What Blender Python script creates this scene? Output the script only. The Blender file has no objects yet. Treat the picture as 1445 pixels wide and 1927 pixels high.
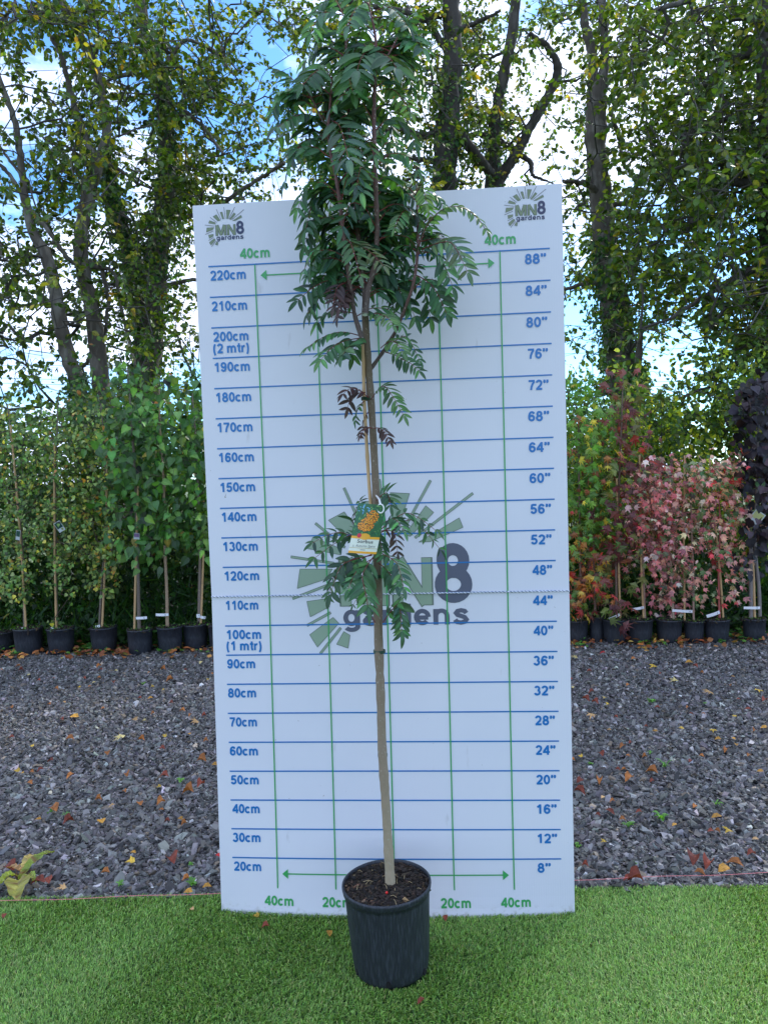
import bpy, bmesh, math, random
import numpy as np
from mathutils import Vector, Matrix, Euler
rng = np.random.default_rng(7); random.seed(7)
S = bpy.context.scene; COL = S.collection

# ---------------------------------------------------------------- camera
FPX = 1450.0
CAM = np.array([0.0013, -2.55, 1.4929]); PITCH = -0.0471; ROLL = -0.0308
cam = bpy.data.objects.new('camera', bpy.data.cameras.new('camera')); COL.objects.link(cam)
MR = Matrix.Rotation(math.pi/2+PITCH, 3, 'X') @ Matrix.Rotation(ROLL, 3, 'Z')
cam.matrix_world = Matrix.Translation(Vector(CAM)) @ MR.to_4x4()
cam.data.sensor_fit = 'HORIZONTAL'; cam.data.sensor_width = 36; cam.data.lens = 36*FPX/1445
cam.data.clip_start = 0.05; cam.data.clip_end = 2000
S.camera = cam
MRn = np.array(MR)

# ---------------------------------------------------------------- sky, sun, exposure
SUN_EL, SUN_AZ = math.radians(38), math.radians(38)     # azimuth clockwise from +Y
W = bpy.data.worlds.new('World'); S.world = W; W.use_nodes = True
nt = W.node_tree; nt.nodes.clear()
def wn(t, **k):
    n = nt.nodes.new(t)
    for a, b in k.items(): setattr(n, a, b)
    return n
out = wn('ShaderNodeOutputWorld'); bg = wn('ShaderNodeBackground'); bg.inputs[1].default_value = 0.15
sky = wn('ShaderNodeTexSky', sky_type='NISHITA'); sky.sun_disc = False
sky.sun_elevation = SUN_EL; sky.sun_rotation = SUN_AZ; sky.air_density = 1.0; sky.dust_density = 0.4; sky.ozone_density = 1.6
tc = wn('ShaderNodeTexCoord'); mp = wn('ShaderNodeMapping'); mp.inputs['Scale'].default_value = (1.6, 1.6, 3.6); mp.inputs['Location'].default_value = (0.35, 0.1, 0.4)
nz = wn('ShaderNodeTexNoise'); nz.inputs['Scale'].default_value = 1.5; nz.inputs['Detail'].default_value = 9; nz.inputs['Roughness'].default_value = 0.56
cr = wn('ShaderNodeValToRGB'); cr.color_ramp.elements[0].position = 0.485; cr.color_ramp.elements[1].position = 0.57
mix = wn('ShaderNodeMixRGB'); mix.inputs[2].default_value = (6.3, 7.2, 9.4, 1)
nt.links.new(tc.outputs['Generated'], mp.inputs[0]); nt.links.new(mp.outputs[0], nz.inputs['Vector'])
sx = wn('ShaderNodeSeparateXYZ'); nt.links.new(tc.outputs['Generated'], sx.inputs[0])
mr = wn('ShaderNodeMapRange'); mr.inputs[1].default_value = -.1; mr.inputs[2].default_value = .55; mr.inputs[3].default_value = .03; mr.inputs[4].default_value = .02
nt.links.new(sx.outputs[1], mr.inputs[0]); ad = wn('ShaderNodeMath', operation='ADD'); nt.links.new(nz.outputs[0], ad.inputs[0]); nt.links.new(mr.outputs[0], ad.inputs[1])
nt.links.new(ad.outputs[0], cr.inputs[0]); nt.links.new(cr.outputs[0], mix.inputs[0])
tone = wn('ShaderNodeMixRGB', blend_type='MULTIPLY'); tone.inputs[0].default_value = 1; tone.inputs[2].default_value = (.5, .82, 1.15, 1)
nt.links.new(sky.outputs[0], tone.inputs[1]); nt.links.new(tone.outputs[0], mix.inputs[1]); nt.links.new(mix.outputs[0], bg.inputs[0]); nt.links.new(bg.outputs[0], out.inputs[0])
sl = bpy.data.lights.new('sun', 'SUN'); sl.energy = 3.0; sl.angle = math.radians(5); sl.color = (1, 0.95, 0.86)
sun = bpy.data.objects.new('sun', sl); COL.objects.link(sun)
sd = Vector((math.sin(SUN_AZ)*math.cos(SUN_EL), math.cos(SUN_AZ)*math.cos(SUN_EL), math.sin(SUN_EL)))
sun.rotation_euler = sd.to_track_quat('Z', 'Y').to_euler(); sun.location = (20, 30, 30)
S.view_settings.view_transform = 'Standard'; S.view_settings.look = 'None'; S.view_settings.gamma = 1
S.view_settings.exposure = 0.9
S.render.engine = 'CYCLES'

# ---------------------------------------------------------------- authoring helpers (photo survey -> place)
def ray(px, py):
    d = np.array([px-722.5, 963.5-py, -FPX]); return MRn @ d
def at(px, py, Y):                       # point seen at a photo position, at world depth Y
    d = ray(px, py); t = (Y-CAM[1])/d[1]; return CAM + d*t
def ground(px, py, z=0.0):
    d = ray(px, py); t = (z-CAM[2])/d[2]; return CAM + d*t
def norm(v): return v/np.maximum(np.linalg.norm(v, axis=-1, keepdims=True), 1e-9)

def put(o, label=None, cat=None, group=None, kind=None, parent=None):
    if label: o['label'] = label
    if cat: o['category'] = cat
    if group: o['group'] = group
    if kind: o['kind'] = kind
    if parent: o.parent = parent
    return o
def empty(name, loc, label, cat, group=None):
    o = bpy.data.objects.new(name, None); o.empty_display_size = 0.1
    o.location = Vector([float(c) for c in loc]); COL.objects.link(o)
    return put(o, label, cat, group)

class MB:
    """collects vertices and polygons, links them as one mesh object"""
    def __init__(s): s.v = []; s.f = []; s.c = []; s.n = 0
    def add(s, v, f, col=(1, 1, 1)):
        v = np.asarray(v, float).reshape(-1, 3); f = np.asarray(f, int)
        s.v.append(v); s.f.append(f+s.n); s.n += len(v)
        col = np.asarray(col, float)
        s.c.append(np.broadcast_to(col, (len(v), 3)) if col.ndim == 1 else col)
    def build(s, name, mat, parent=None, smooth=False, origin=None, **tags):
        V = np.concatenate(s.v)
        if parent is not None and origin is None: origin = np.array(parent_world(parent))
        if origin is None: origin = np.zeros(3)
        V = V-origin
        me = bpy.data.meshes.new(name)
        me.vertices.add(len(V)); me.vertices.foreach_set('co', V.ravel())
        loops = np.concatenate([f.ravel() for f in s.f]); sizes = np.concatenate([np.full(len(f), f.shape[1]) for f in s.f])
        me.loops.add(len(loops)); me.loops.foreach_set('vertex_index', loops.astype(np.int32))
        me.polygons.add(len(sizes)); st = np.concatenate([[0], np.cumsum(sizes)[:-1]])
        me.polygons.foreach_set('loop_start', st.astype(np.int32)); me.polygons.foreach_set('loop_total', sizes.astype(np.int32))
        me.polygons.foreach_set('use_smooth', np.full(len(sizes), bool(smooth)))
        a = me.color_attributes.new('Col', 'FLOAT_COLOR', 'POINT')
        C = np.concatenate(s.c); a.data.foreach_set('color', np.c_[C, np.ones(len(C))].ravel().astype(np.float32))
        me.update(calc_edges=True); me.validate()
        o = bpy.data.objects.new(name, me); COL.objects.link(o)
        if mat: me.materials.append(mat)
        if parent is not None: o.parent = parent
        else: o.location = Vector([float(c) for c in origin])
        return put(o, **tags)
def parent_world(o):
    l = np.array(o.location)
    return l + (parent_world(o.parent) if o.parent else 0)

def tube(mb, P, R, sides=6, col=(1, 1, 1), cap=True, jit=0):
    P = np.asarray(P, float); R = np.broadcast_to(np.asarray(R, float), (len(P),))
    T = np.gradient(P, axis=0); T = norm(T)
    ref = np.array([0.0, 0, 1]) if abs(T[0][2]) < 0.9 else np.array([1.0, 0, 0])
    a = norm(np.cross(T, ref)); 
    for i in range(1, len(P)):            # keep the frame from twisting
        x = a[i-1]-T[i]*np.dot(a[i-1], T[i]); a[i] = x/max(np.linalg.norm(x), 1e-9)
    b = np.cross(T, a)
    th = np.arange(sides)*2*math.pi/sides
    ring = P[:, None]+R[:, None, None]*(a[:, None]*np.cos(th)[None, :, None]+b[:, None]*np.sin(th)[None, :, None])
    if jit: ring = P[:, None]+(ring-P[:, None])*(1+jit*rng.normal(size=(len(P), sides, 1))+1.2*jit*np.sin(np.arange(len(P))*.35+3)[:, None, None]*np.cos(th*3)[None, :, None])
    n = len(P); i = np.arange(n-1)[:, None]*sides; j = np.arange(sides)[None]; k = (j+1) % sides
    F = np.stack([i+j, i+k, i+sides+k, i+sides+j], -1).reshape(-1, 4)
    mb.add(ring.reshape(-1, 3), F, col)
    if cap:
        mb.add(ring[-1], np.arange(sides)[None], col); mb.add(ring[0], np.arange(sides)[::-1][None], col)
def smooth_path(P, n):
    P = np.asarray(P, float)
    if len(P) < 3: return P[0]+(P[-1]-P[0])*np.linspace(0, 1, n)[:, None]
    d = np.concatenate([[0], np.cumsum(np.linalg.norm(np.diff(P[:, :3], axis=0), axis=1))]); t = np.linspace(0, d[-1], n)
    Q = np.stack([np.interp(t, d, P[:, k]) for k in range(P.shape[1])], 1)
    for _ in range(max(1, n//len(P)//2)):
        Q[1:-1] = 0.25*Q[:-2]+0.5*Q[1:-1]+0.25*Q[2:]
    return Q

# leaf templates: x across, y along (0..1), z up out of the blade
def leafT(kind):
    if kind == 'oval': 
        v = [(0,0,0),(-.28,.3,.06),(.28,.3,.06),(-.24,.68,.03),(.24,.68,.03),(0,1,-.08),(0,.5,0)]
        f = [(0,6,1),(0,2,6),(1,6,3),(2,4,6),(3,6,5),(6,4,5)]
    elif kind == 'leaflet':
        v=[]; f=[]
        ts=[0,.12,.3,.5,.7,.87,1]; ws=[0,.13,.19,.2,.165,.09,0]
        for t,w in zip(ts,ws):
            z=-.16*t*t; v += [(-w,t,z+w*.35),(0,t,z),(w,t,z+w*.35)]
        for i in range(6):
            a=3*i; f += [(a,a+1,a+4),(a,a+4,a+3),(a+1,a+2,a+5),(a+1,a+5,a+4)]
    elif kind == 'heart':
        v=[(0,.08,0),(-.2,0,.03),(-.4,.16,.05),(-.42,.38,.04),(-.26,.66,.0),(0,1.05,-.14),(.26,.66,0),(.42,.38,.04),(.4,.16,.05),(.2,0,.03),(0,.5,-.03)]
        f=[(10,i,i+1) for i in range(0,9)]+[(10,9,0)]
    elif kind in ('star','lobed'):
        if kind=='star': tips=[(-152,.42),(-85,.62),(-38,.85),(0,1.0),(38,.85),(85,.62),(152,.42)][1:-1]; r0=.27
        else: tips=[(-112,.5),(-52,.85),(0,1.05),(52,.85),(112,.5)]; r0=.36
        v=[(0,.3,.0),(0,0,0)]; ang=[]
        n=len(tips)
        for i,(a,r) in enumerate(tips):
            A=math.radians(a); R=r*.62
            v.append((math.sin(A)*R,.3+math.cos(A)*R*1.08,-.1*R))
            if i<n-1:
                B=math.radians((a+tips[i+1][0])/2); v.append((math.sin(B)*r0*.75,.3+math.cos(B)*r0*.75,.05))
        v=[(v[0]),(v[1])]+v[2:]
        m=len(v); f=[(0,i+1,i) for i in range(2,m-1)]+[(0,2,1),(0,1,m-1)]
    elif kind == 'spike':
        v=[(-.06,0,0),(.06,0,0),(.05,.55,.03),(-.05,.55,.03),(0,1,-.12)]; f=[(0,1,2),(0,2,3),(3,2,4)]
    return np.array(v,float), np.array(f,int)
SH = {'leaflet': [1, 1, 1]+[.92, 1.4, .92]*5+[1, 1, 1], 'heart': [1.3]+[.95]*9+[1.25], 'oval': [1.15, .95, .95, .95, .95, .95, 1.2], 'spike': [1]*5, 'star': None, 'lobed': None}
LT = {k: leafT(k) for k in ('oval','leaflet','heart','star','lobed','spike')}
def scatter(mb, kind, pos, along, nrm, size, cols, wid=1.0):
    tv, tf = LT[kind]; n = len(pos)
    Y = norm(along); X = norm(np.cross(Y, nrm)); Z = np.cross(X, Y)
    size = np.broadcast_to(size, (n,))[:, None, None]
    V = pos[:, None]+size*(X[:, None]*(tv[None, :, :1]*wid)+Y[:, None]*tv[None, :, 1:2]+Z[:, None]*tv[None, :, 2:])
    F = tf[None]+(np.arange(n)*len(tv))[:, None, None]; sh = SH[kind] or [1.25]+[.97]*(len(tv)-1)
    C = np.asarray(cols)[:, None]*np.array(sh)[None, :, None]*(1+.07*rng.normal(size=(n, len(tv), 1)))
    mb.add(V.reshape(-1, 3), F.reshape(-1, 3), np.clip(C, .003, .95).reshape(-1, 3))
def palette(n, cols, weights, var=.25):
    w = np.array(weights, float); w /= w.sum()
    c = np.array(cols, float)[rng.choice(len(cols), n, p=w)]
    return np.clip(c*(1+var*rng.normal(size=(n, 1)))*(1+.08*rng.normal(size=(n, 3))), .004, .95)

# ---------------------------------------------------------------- materials
def mat(name, base=(.5,.5,.5), rough=.6, attr=False, spec=.5, noise=None, bump=None, transl=0, stretch=None, metallic=0):
    m = bpy.data.materials.new(name); m.use_nodes = True; t = m.node_tree; N = t.nodes; L = t.links
    p = N['Principled BSDF']; p.inputs['Roughness'].default_value = rough; p.inputs['Metallic'].default_value = metallic
    p.inputs['Specular IOR Level'].default_value = spec; p.inputs['Base Color'].default_value = (*base, 1)
    src = None
    tc = N.new('ShaderNodeTexCoord'); mpn = N.new('ShaderNodeMapping'); L.new(tc.outputs['Object'], mpn.inputs[0])
    if stretch: mpn.inputs['Scale'].default_value = stretch
    if attr:
        a = N.new('ShaderNodeAttribute'); a.attribute_name = 'Col'; src = a.outputs['Color']
    if noise:                              # (scale, other colour or factor, lo, hi)
        sc, c2, lo, hi = noise
        nz = N.new('ShaderNodeTexNoise'); nz.inputs['Scale'].default_value = sc; nz.inputs['Detail'].default_value = 6; L.new(mpn.outputs[0], nz.inputs['Vector'])
        r = N.new('ShaderNodeMapRange'); r.inputs[1].default_value = lo; r.inputs[2].default_value = hi; L.new(nz.outputs[0], r.inputs[0])
        mx = N.new('ShaderNodeMixRGB'); L.new(r.outputs[0], mx.inputs[0]); mx.inputs[2].default_value = (*c2, 1)
        if src: L.new(src, mx.inputs[1])
        else: mx.inputs[1].default_value = (*base, 1)
        src = mx.outputs[0]
    if src: L.new(src, p.inputs['Base Color'])
    if bump:                               # (scale, strength, distance)
        nb = N.new('ShaderNodeTexNoise'); nb.inputs['Scale'].default_value = bump[0]; nb.inputs['Detail'].default_value = 8; L.new(mpn.outputs[0], nb.inputs['Vector'])
        b = N.new('ShaderNodeBump'); b.inputs['Strength'].default_value = bump[1]; b.inputs['Distance'].default_value = bump[2]
        L.new(nb.outputs[0], b.inputs['Height']); L.new(b.outputs[0], p.inputs['Normal'])
    if transl:
        tr = N.new('ShaderNodeBsdfTranslucent'); ms = N.new('ShaderNodeMixShader'); ms.inputs[0].default_value = transl
        mc = N.new('ShaderNodeMixRGB'); mc.blend_type = 'MULTIPLY'; mc.inputs[0].default_value = 1; mc.inputs[2].default_value = (2.4, 2.2, .7, 1)
        if src: L.new(src, mc.inputs[1])
        else: mc.inputs[1].default_value = (*base, 1)
        L.new(mc.outputs[0], tr.inputs[0]); L.new(p.outputs[0], ms.inputs[1]); L.new(tr.outputs[0], ms.inputs[2])
        L.new(ms.outputs[0], N['Material Output'].inputs[0])
    return m
M_leaf = mat('leaf', attr=True, rough=.42, spec=.5, transl=.42)
M_leaf2 = mat('young_leaf', attr=True, rough=.4, spec=.45, transl=.3)
M_sorb = mat('rowan_leaf', attr=True, rough=.45, spec=.4, transl=.2)
M_bark = mat('tree_bark', base=(.09,.074,.056), rough=.9, noise=(9,(.22,.2,.165),.48,.7), bump=(14,.9,.03), stretch=(1,1,.35))
M_darkbark = mat('dark_bark', base=(.05,.042,.034), rough=.9, noise=(9,(.12,.105,.085),.5,.72), bump=(14,.9,.03), stretch=(1,1,.35))
M_twig = mat('twig_bark', attr=True, rough=.8, bump=(60,.4,.004))
M_ybark = mat('young_bark', attr=True, rough=.65, noise=(240,(.38,.34,.26),.62,.68), bump=(90,.9,.004), stretch=(1,1,.5))
M_pot = mat('pot_plastic', base=(.015,.018,.024), rough=.5, spec=.5, noise=(210,(.045,.052,.065),.48,.75), bump=(160,.9,.005), stretch=(1,1,.09))
M_soil = mat('soil', attr=True, rough=.95, bump=(90,1,.006))
M_cane = mat('bamboo_cane', base=(.52,.33,.15), rough=.45, noise=(30,(.36,.2,.08),.5,.8), stretch=(1,1,.2))
M_card = mat('printed_card', attr=True, rough=.28, spec=.5)
M_white = mat('white_tape', base=(.8,.8,.8), rough=.4)
M_stone = mat('slate_chippings', attr=True, rough=.62, spec=.45, bump=(60,.5,.004))
M_ground = mat('ground', base=(.05,.048,.048), rough=.9, noise=(55,(.12,.12,.125),.45,.7), bump=(45,1,.02))
M_turf = mat('turf_backing', base=(.02,.06,.012), rough=.9, bump=(200,1,.006))
M_blade = mat('turf_blade', attr=True, rough=.45, spec=.4, transl=.15)
M_dead = mat('dead_leaf', attr=True, rough=.6, spec=.3, transl=.12, bump=(80,.5,.003))
M_field = mat('field', base=(.05,.08,.02), rough=1, noise=(.6,(.09,.12,.04),.4,.6))
M_tie = mat('tree_tie', base=(.02,.06,.03), rough=.5)
M_string = mat('pink_string', base=(.75,.22,.22), rough=.6)
M_hole = mat('hole', base=(.003,.003,.003), rough=1)
M_wire = mat('wire', base=(.03,.03,.035), rough=.6)

# white corrugated plastic with faint vertical flutes
M_board = mat('corrugated_plastic', base=(.72,.715,.755), rough=.38, spec=.4, noise=(2.2,(.68,.68,.73),.3,.7))
t = M_board.node_tree; L_ = t.links; pb = t.nodes['Principled BSDF']; tco = [n for n in t.nodes if n.type == 'TEX_COORD'][0]
def dirt(scale, lo, hi, col, stretch=(1, 1, 1), zmax=None):
    src = pb.inputs['Base Color'].links[0].from_socket; mpp = t.nodes.new('ShaderNodeMapping'); mpp.inputs['Scale'].default_value = stretch; L_.new(tco.outputs['Object'], mpp.inputs[0])
    n = t.nodes.new('ShaderNodeTexNoise'); n.inputs['Scale'].default_value = scale; n.inputs['Detail'].default_value = 5; L_.new(mpp.outputs[0], n.inputs['Vector'])
    m = t.nodes.new('ShaderNodeMapRange'); m.inputs[1].default_value = lo; m.inputs[2].default_value = hi; L_.new(n.outputs[0], m.inputs[0]); f = m.outputs[0]
    if zmax:
        sp = t.nodes.new('ShaderNodeSeparateXYZ'); L_.new(tco.outputs['Object'], sp.inputs[0]); k = t.nodes.new('ShaderNodeMapRange'); k.inputs[1].default_value = zmax; k.inputs[2].default_value = 0; L_.new(sp.outputs[2], k.inputs[0])
        mm = t.nodes.new('ShaderNodeMath'); mm.operation = 'MULTIPLY'; L_.new(f, mm.inputs[0]); L_.new(k.outputs[0], mm.inputs[1]); f = mm.outputs[0]
    x = t.nodes.new('ShaderNodeMixRGB'); L_.new(f, x.inputs[0]); L_.new(src, x.inputs[1]); x.inputs[2].default_value = (*col, 1); L_.new(x.outputs[0], pb.inputs['Base Color'])
dirt(75, .745, .77, (.3,.27,.24)); dirt(26, .69, .78, (.56,.55,.57), (1, 1, .25)); dirt(50, .55, .68, (.45,.43,.38), (1, 1, 1), .05)
wv = t.nodes.new('ShaderNodeTexWave'); wv.bands_direction = 'X'; wv.inputs['Scale'].default_value = 40
bb = t.nodes.new('ShaderNodeBump'); bb.inputs['Strength'].default_value = .10; bb.inputs['Distance'].default_value = .0006
tcn = [n for n in t.nodes if n.type == 'TEX_COORD'][0]
t.links.new(tcn.outputs['Object'], wv.inputs[0]); t.links.new(wv.outputs[0], bb.inputs['Height']); t.links.new(bb.outputs[0], t.nodes['Principled BSDF'].inputs['Normal'])

# ---------------------------------------------------------------- ground, gravel, turf
def sheet(name, m, x0, x1, y0, y1, z, nx=1, ny=1, amp=0):
    mb = MB(); X, Y = np.meshgrid(np.linspace(x0, x1, nx+1), np.linspace(y0, y1, ny+1))
    Z = np.full_like(X, z)+amp*rng.normal(size=X.shape)
    i = np.arange(ny)[:, None]*(nx+1)+np.arange(nx)[None]
    F = np.stack([i, i+1, i+nx+2, i+nx+1], -1).reshape(-1, 4)
    mb.add(np.stack([X, Y, Z], -1), F)
    return mb.build(name, m, kind='structure')
sheet('field', M_field, -900, 900, -300, 1500, -.03)
sheet('gravel_bed', M_ground, -9, 9, -.2, 6.0, -.008, 200, 90, .004)
TL0, TL1 = ground(0, 1699), ground(1445, 1674)
def turf_edge(x): return TL0[1]+(TL1[1]-TL0[1])*(x-TL0[0])/(TL1[0]-TL0[0])

def stones():
    mb = MB(); base = np.array([(-1,-1,-1),(1,-1,-1),(1,1,-1),(-1,1,-1),(-1,-1,1),(1,-1,1),(1,1,1),(-1,1,1)], float)*.5
    F = np.array([(0,3,2,1),(4,5,6,7),(0,1,5,4),(1,2,6,5),(2,3,7,6),(3,0,4,7)])
    def lay(n, y0, y1, s0, sig, xw):
        y = rng.uniform(y0, y1, n); x = rng.uniform(-1, 1, n)*(xw(y))
        keep = y > turf_edge(x)-.01
        x, y = x[keep], y[keep]; n = len(x)
        s = s0*np.exp(sig*rng.normal(size=n)); s = np.minimum(s, .030)
        sc = np.stack([s*rng.uniform(.9, 1.7, n), s*rng.uniform(.7, 1.1, n), s*rng.uniform(.3, .7, n)], -1)
        v = base[None]*(1+.35*rng.normal(size=(n, 8, 3)))
        v[:, 4:, :2] *= rng.uniform(.35, .95, (n, 1, 1))
        v = v*sc[:, None]
        q = rng.normal(size=(n, 4))*np.array([0, .32, .32, 0])+0; q[:, 0] = 1
        a = rng.uniform(0, 2*math.pi, n); ca, sa = np.cos(a), np.sin(a)
        tx, ty = rng.normal(size=n)*.4, rng.normal(size=n)*.4
        v[..., 2] += v[..., 0]*tx[:, None]+v[..., 1]*ty[:, None]
        X = v[..., 0]*ca[:, None]-v[..., 1]*sa[:, None]; Y = v[..., 0]*sa[:, None]+v[..., 1]*ca[:, None]
        V = np.stack([X+x[:, None], Y+y[:, None], v[..., 2]+(s*.22)[:, None]], -1)
        g = np.exp(rng.normal(size=n)*.5)*.094
        pale = rng.random(n) < .03; g[pale] *= 2.6
        tint = np.array([1.1, 1.03, .97])[None]*(1+.05*rng.normal(size=(n, 3)))
        brown = rng.random(n) < .05; tint[brown] = (1.3, 1.0, .7)
        c = np.clip(g[:, None]*tint, .015, .6)
        mb.add(V.reshape(-1, 3), (F[None]+(np.arange(n)*8)[:, None, None]).reshape(-1, 4), np.repeat(c, 8, axis=0))
    xw = lambda y: (y+2.55)*.56+.25
    lay(34000, -.05, 1.3, .012, .45, xw)
    lay(48000, -.05, 1.3, .008, .3, xw)
    lay(60000, 1.2, 4.3, .0115, .42, xw)
    lay(50000, 1.2, 4.3, .010, .3, xw)
    return mb.build('gravel', M_stone, kind='stuff', label='dark blue grey slate gravel spread behind the turf strip', cat='gravel')
stones()

def turf():
    mb = MB(); xs = np.linspace(-3, 3, 40)
    e = turf_edge(xs)+.004*rng.normal(size=40)
    top = np.stack([xs, e, np.full(40, .006)], -1); bot = np.stack([xs, np.full(40, -2.2), np.full(40, .006)], -1)
    lip = np.stack([xs, e+.003, np.full(40, -.01)], -1)
    i = np.arange(39); mb.add(np.concatenate([bot, top, lip]), np.concatenate([np.stack([i, i+1, i+41, i+40], -1), np.stack([i+40, i+41, i+81, i+80], -1)]))
    mb.build('turf_mat', M_turf, kind='structure')
    mb = MB()
    def lay(n, x0, x1, y0, y1, h):
        x = rng.uniform(x0, x1, n); y = rng.uniform(y0, y1, n); k = y < turf_edge(x)+.004
        pc = POT0[:2]; k &= (x-pc[0])**2+(y-pc[1])**2 > .108**2
        x, y = x[k], y[k]; n = len(x)
        # pile direction wanders over the mat
        fa = 1.2*np.sin(x*3.1+y*2.0)+.9*np.sin(x*7.3-y*5.1+1)+rng.normal(size=n)*1.3
        lean = rng.uniform(.25, 1.25, n); L = h*rng.uniform(.7, 1.25, n)
        d = np.stack([np.cos(fa), np.sin(fa), np.zeros(n)], -1); s = np.stack([-np.sin(fa), np.cos(fa), np.zeros(n)], -1)
        w = rng.uniform(.0008, .0014, n)[:, None]; P0 = np.stack([x, y, np.full(n, .005)], -1)
        P1 = P0+d*(L*.45*np.sin(lean*.45))[:, None]+np.array([0, 0, 1])*(L*.55*np.cos(lean*.45))[:, None]
        P2 = P1+d*(L*.55*np.sin(lean*1.2))[:, None]+np.array([0, 0, 1])*(L*.5*np.cos(lean*1.2))[:, None]
        V = np.stack([P0-s*w, P0+s*w, P1+s*w, P1-s*w, P2+s*w*.5, P2-s*w*.5], 1)
        F = np.array([(0, 1, 2, 3), (3, 2, 4, 5)])
        c = palette(n, [(.155,.30,.052), (.22,.39,.068), (.08,.17,.032), (.38,.42,.15), (.30,.46,.12)], [5, 5, 3, 1, 2.2], .18)
        mb.add(V.reshape(-1, 3), (F[None]+(np.arange(n)*6)[:, None, None]).reshape(-1, 4), np.repeat(c, 6, axis=0))
    lay(250000, -1.7, 1.7, -.62, .25, .0155)
    lay(40000, -2.4, 2.4, -1.1, -.62, .017)
    mb.build('turf_pile', M_blade, kind='stuff', label='short bright green artificial turf pile in front of the board', cat='artificial grass')
POT_F = ground(738, 1865, .014); POT0 = POT_F+np.array([0.0, .112, 0])
turf()

# ---------------------------------------------------------------- measuring board
X6 = [-.0006,-.0028,.0081,-.0035,.0028,-.004]; Y6 = [.039,-.0415,.0488,-.055,.0304,-.0657]
def bp(u, z, off=0.0):
    u = np.asarray(u, float); z = np.asarray(z, float); s = (u+.6)/1.2
    lo = z < 1.1; t = np.where(lo, z/1.1, (z-1.1)/1.3)
    def B(V):
        a = (V[0]*(1-s)+V[1]*s)*(1-t)+(V[2]*(1-s)+V[3]*s)*t; b = (V[2]*(1-s)+V[3]*s)*(1-t)+(V[4]*(1-s)+V[5]*s)*t
        return np.where(lo, a, b)
    y = B(Y6)-.033*np.exp(-z/.15)*(1-(u/.6)**2)
    kz = 0
    return np.stack([u+B(X6), y+kz-off, z+0*u], -1)
board = empty('measuring_board', bp(0, 0), 'tall white folding measuring board with blue and green scale lines behind the potted tree', 'measuring board')
def panel(z0, z1, nz):
    mb = MB(); nx = 24; U, Z = np.meshgrid(np.linspace(-.6, .6, nx+1), np.linspace(z0, z1, nz+1))
    A = bp(U, Z, 0).reshape(-1, 3); Bk = bp(U, Z, -.005).reshape(-1, 3); n = len(A)
    i = (np.arange(nz)[:, None]*(nx+1)+np.arange(nx)[None]).ravel(); F = np.stack([i, i+1, i+nx+2, i+nx+1], -1)
    rim = np.concatenate([np.arange(nx+1), (np.arange(1, nz+1))*(nx+1)+nx, nz*(nx+1)+np.arange(nx-1, -1, -1), np.arange(nz-1, 0, -1)*(nx+1)])
    r2 = np.roll(rim, -1)
    mb.add(np.concatenate([A, Bk]), np.concatenate([F, F[:, ::-1]+n, np.stack([rim, rim+n, r2+n, r2], -1)]))
    return mb
panel(0, 1.0985, 30).build('lower_panel', M_board, board)
panel(1.1015, 2.4, 26).build('upper_panel', M_board, board)
mb = MB(); u = np.linspace(-.6, .6, 260); ph = u*520
for k, c in ((0, (.75,.78,.83)), (math.pi, (.2,.24,.32))):
    P = bp(u, np.full_like(u, 1.1), .004); P[:, 2] += .0018*np.sin(ph+k); P[:, 1] += .0018*np.cos(ph+k)
    tube(mb, P, .0016, 4, c)
mb.build('fold_cord', M_card, board)

class Decal(MB):
    def seg(s, u0, z0, u1, z1, w, n, col, off=.0014):
        t = np.linspace(0, 1, n+1); U = u0+(u1-u0)*t; Z = z0+(z1-z0)*t; L = math.hypot(u1-u0, z1-z0); nu, nzz = -(z1-z0)/L*w/2, (u1-u0)/L*w/2
        A = bp(U-nu, Z-nzz, off); Bq = bp(U+nu, Z+nzz, off); i = np.arange(n)
        s.add(np.concatenate([A, Bq]), np.stack([i, i+1, i+n+2, i+n+1], -1), col)
    def poly(s, pts, col, off=.0014):
        p = np.array(pts, float); s.add(bp(p[:, 0], p[:, 1], off), np.arange(len(p))[None], col)
BLUE = (.008,.16,.45); GREEN = (.05,.36,.10)
d = Decal()
for k in range(2, 23):
    z = k/10; d.seg(-.556, z, .558, z, .0046, 24, BLUE)
d.build('height_lines', M_card, board)
d = Decal()
for k in (-4, -2, 0, 2, 4): d.seg(k/10, .098, k/10, 2.198, .0042, 44, GREEN, .0024)
for z, a in ((2.163, .382), (.147, .383)):
    d.seg(-a+.015, z, a-.015, z, .0042, 24, GREEN, .0019)
    for s in (-1, 1): d.poly([(s*a, z), (s*(a-.02), z+.0165), (s*(a-.02), z-.0165)][::s], GREEN, .0024)
d.build('width_lines', M_card, board)

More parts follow.
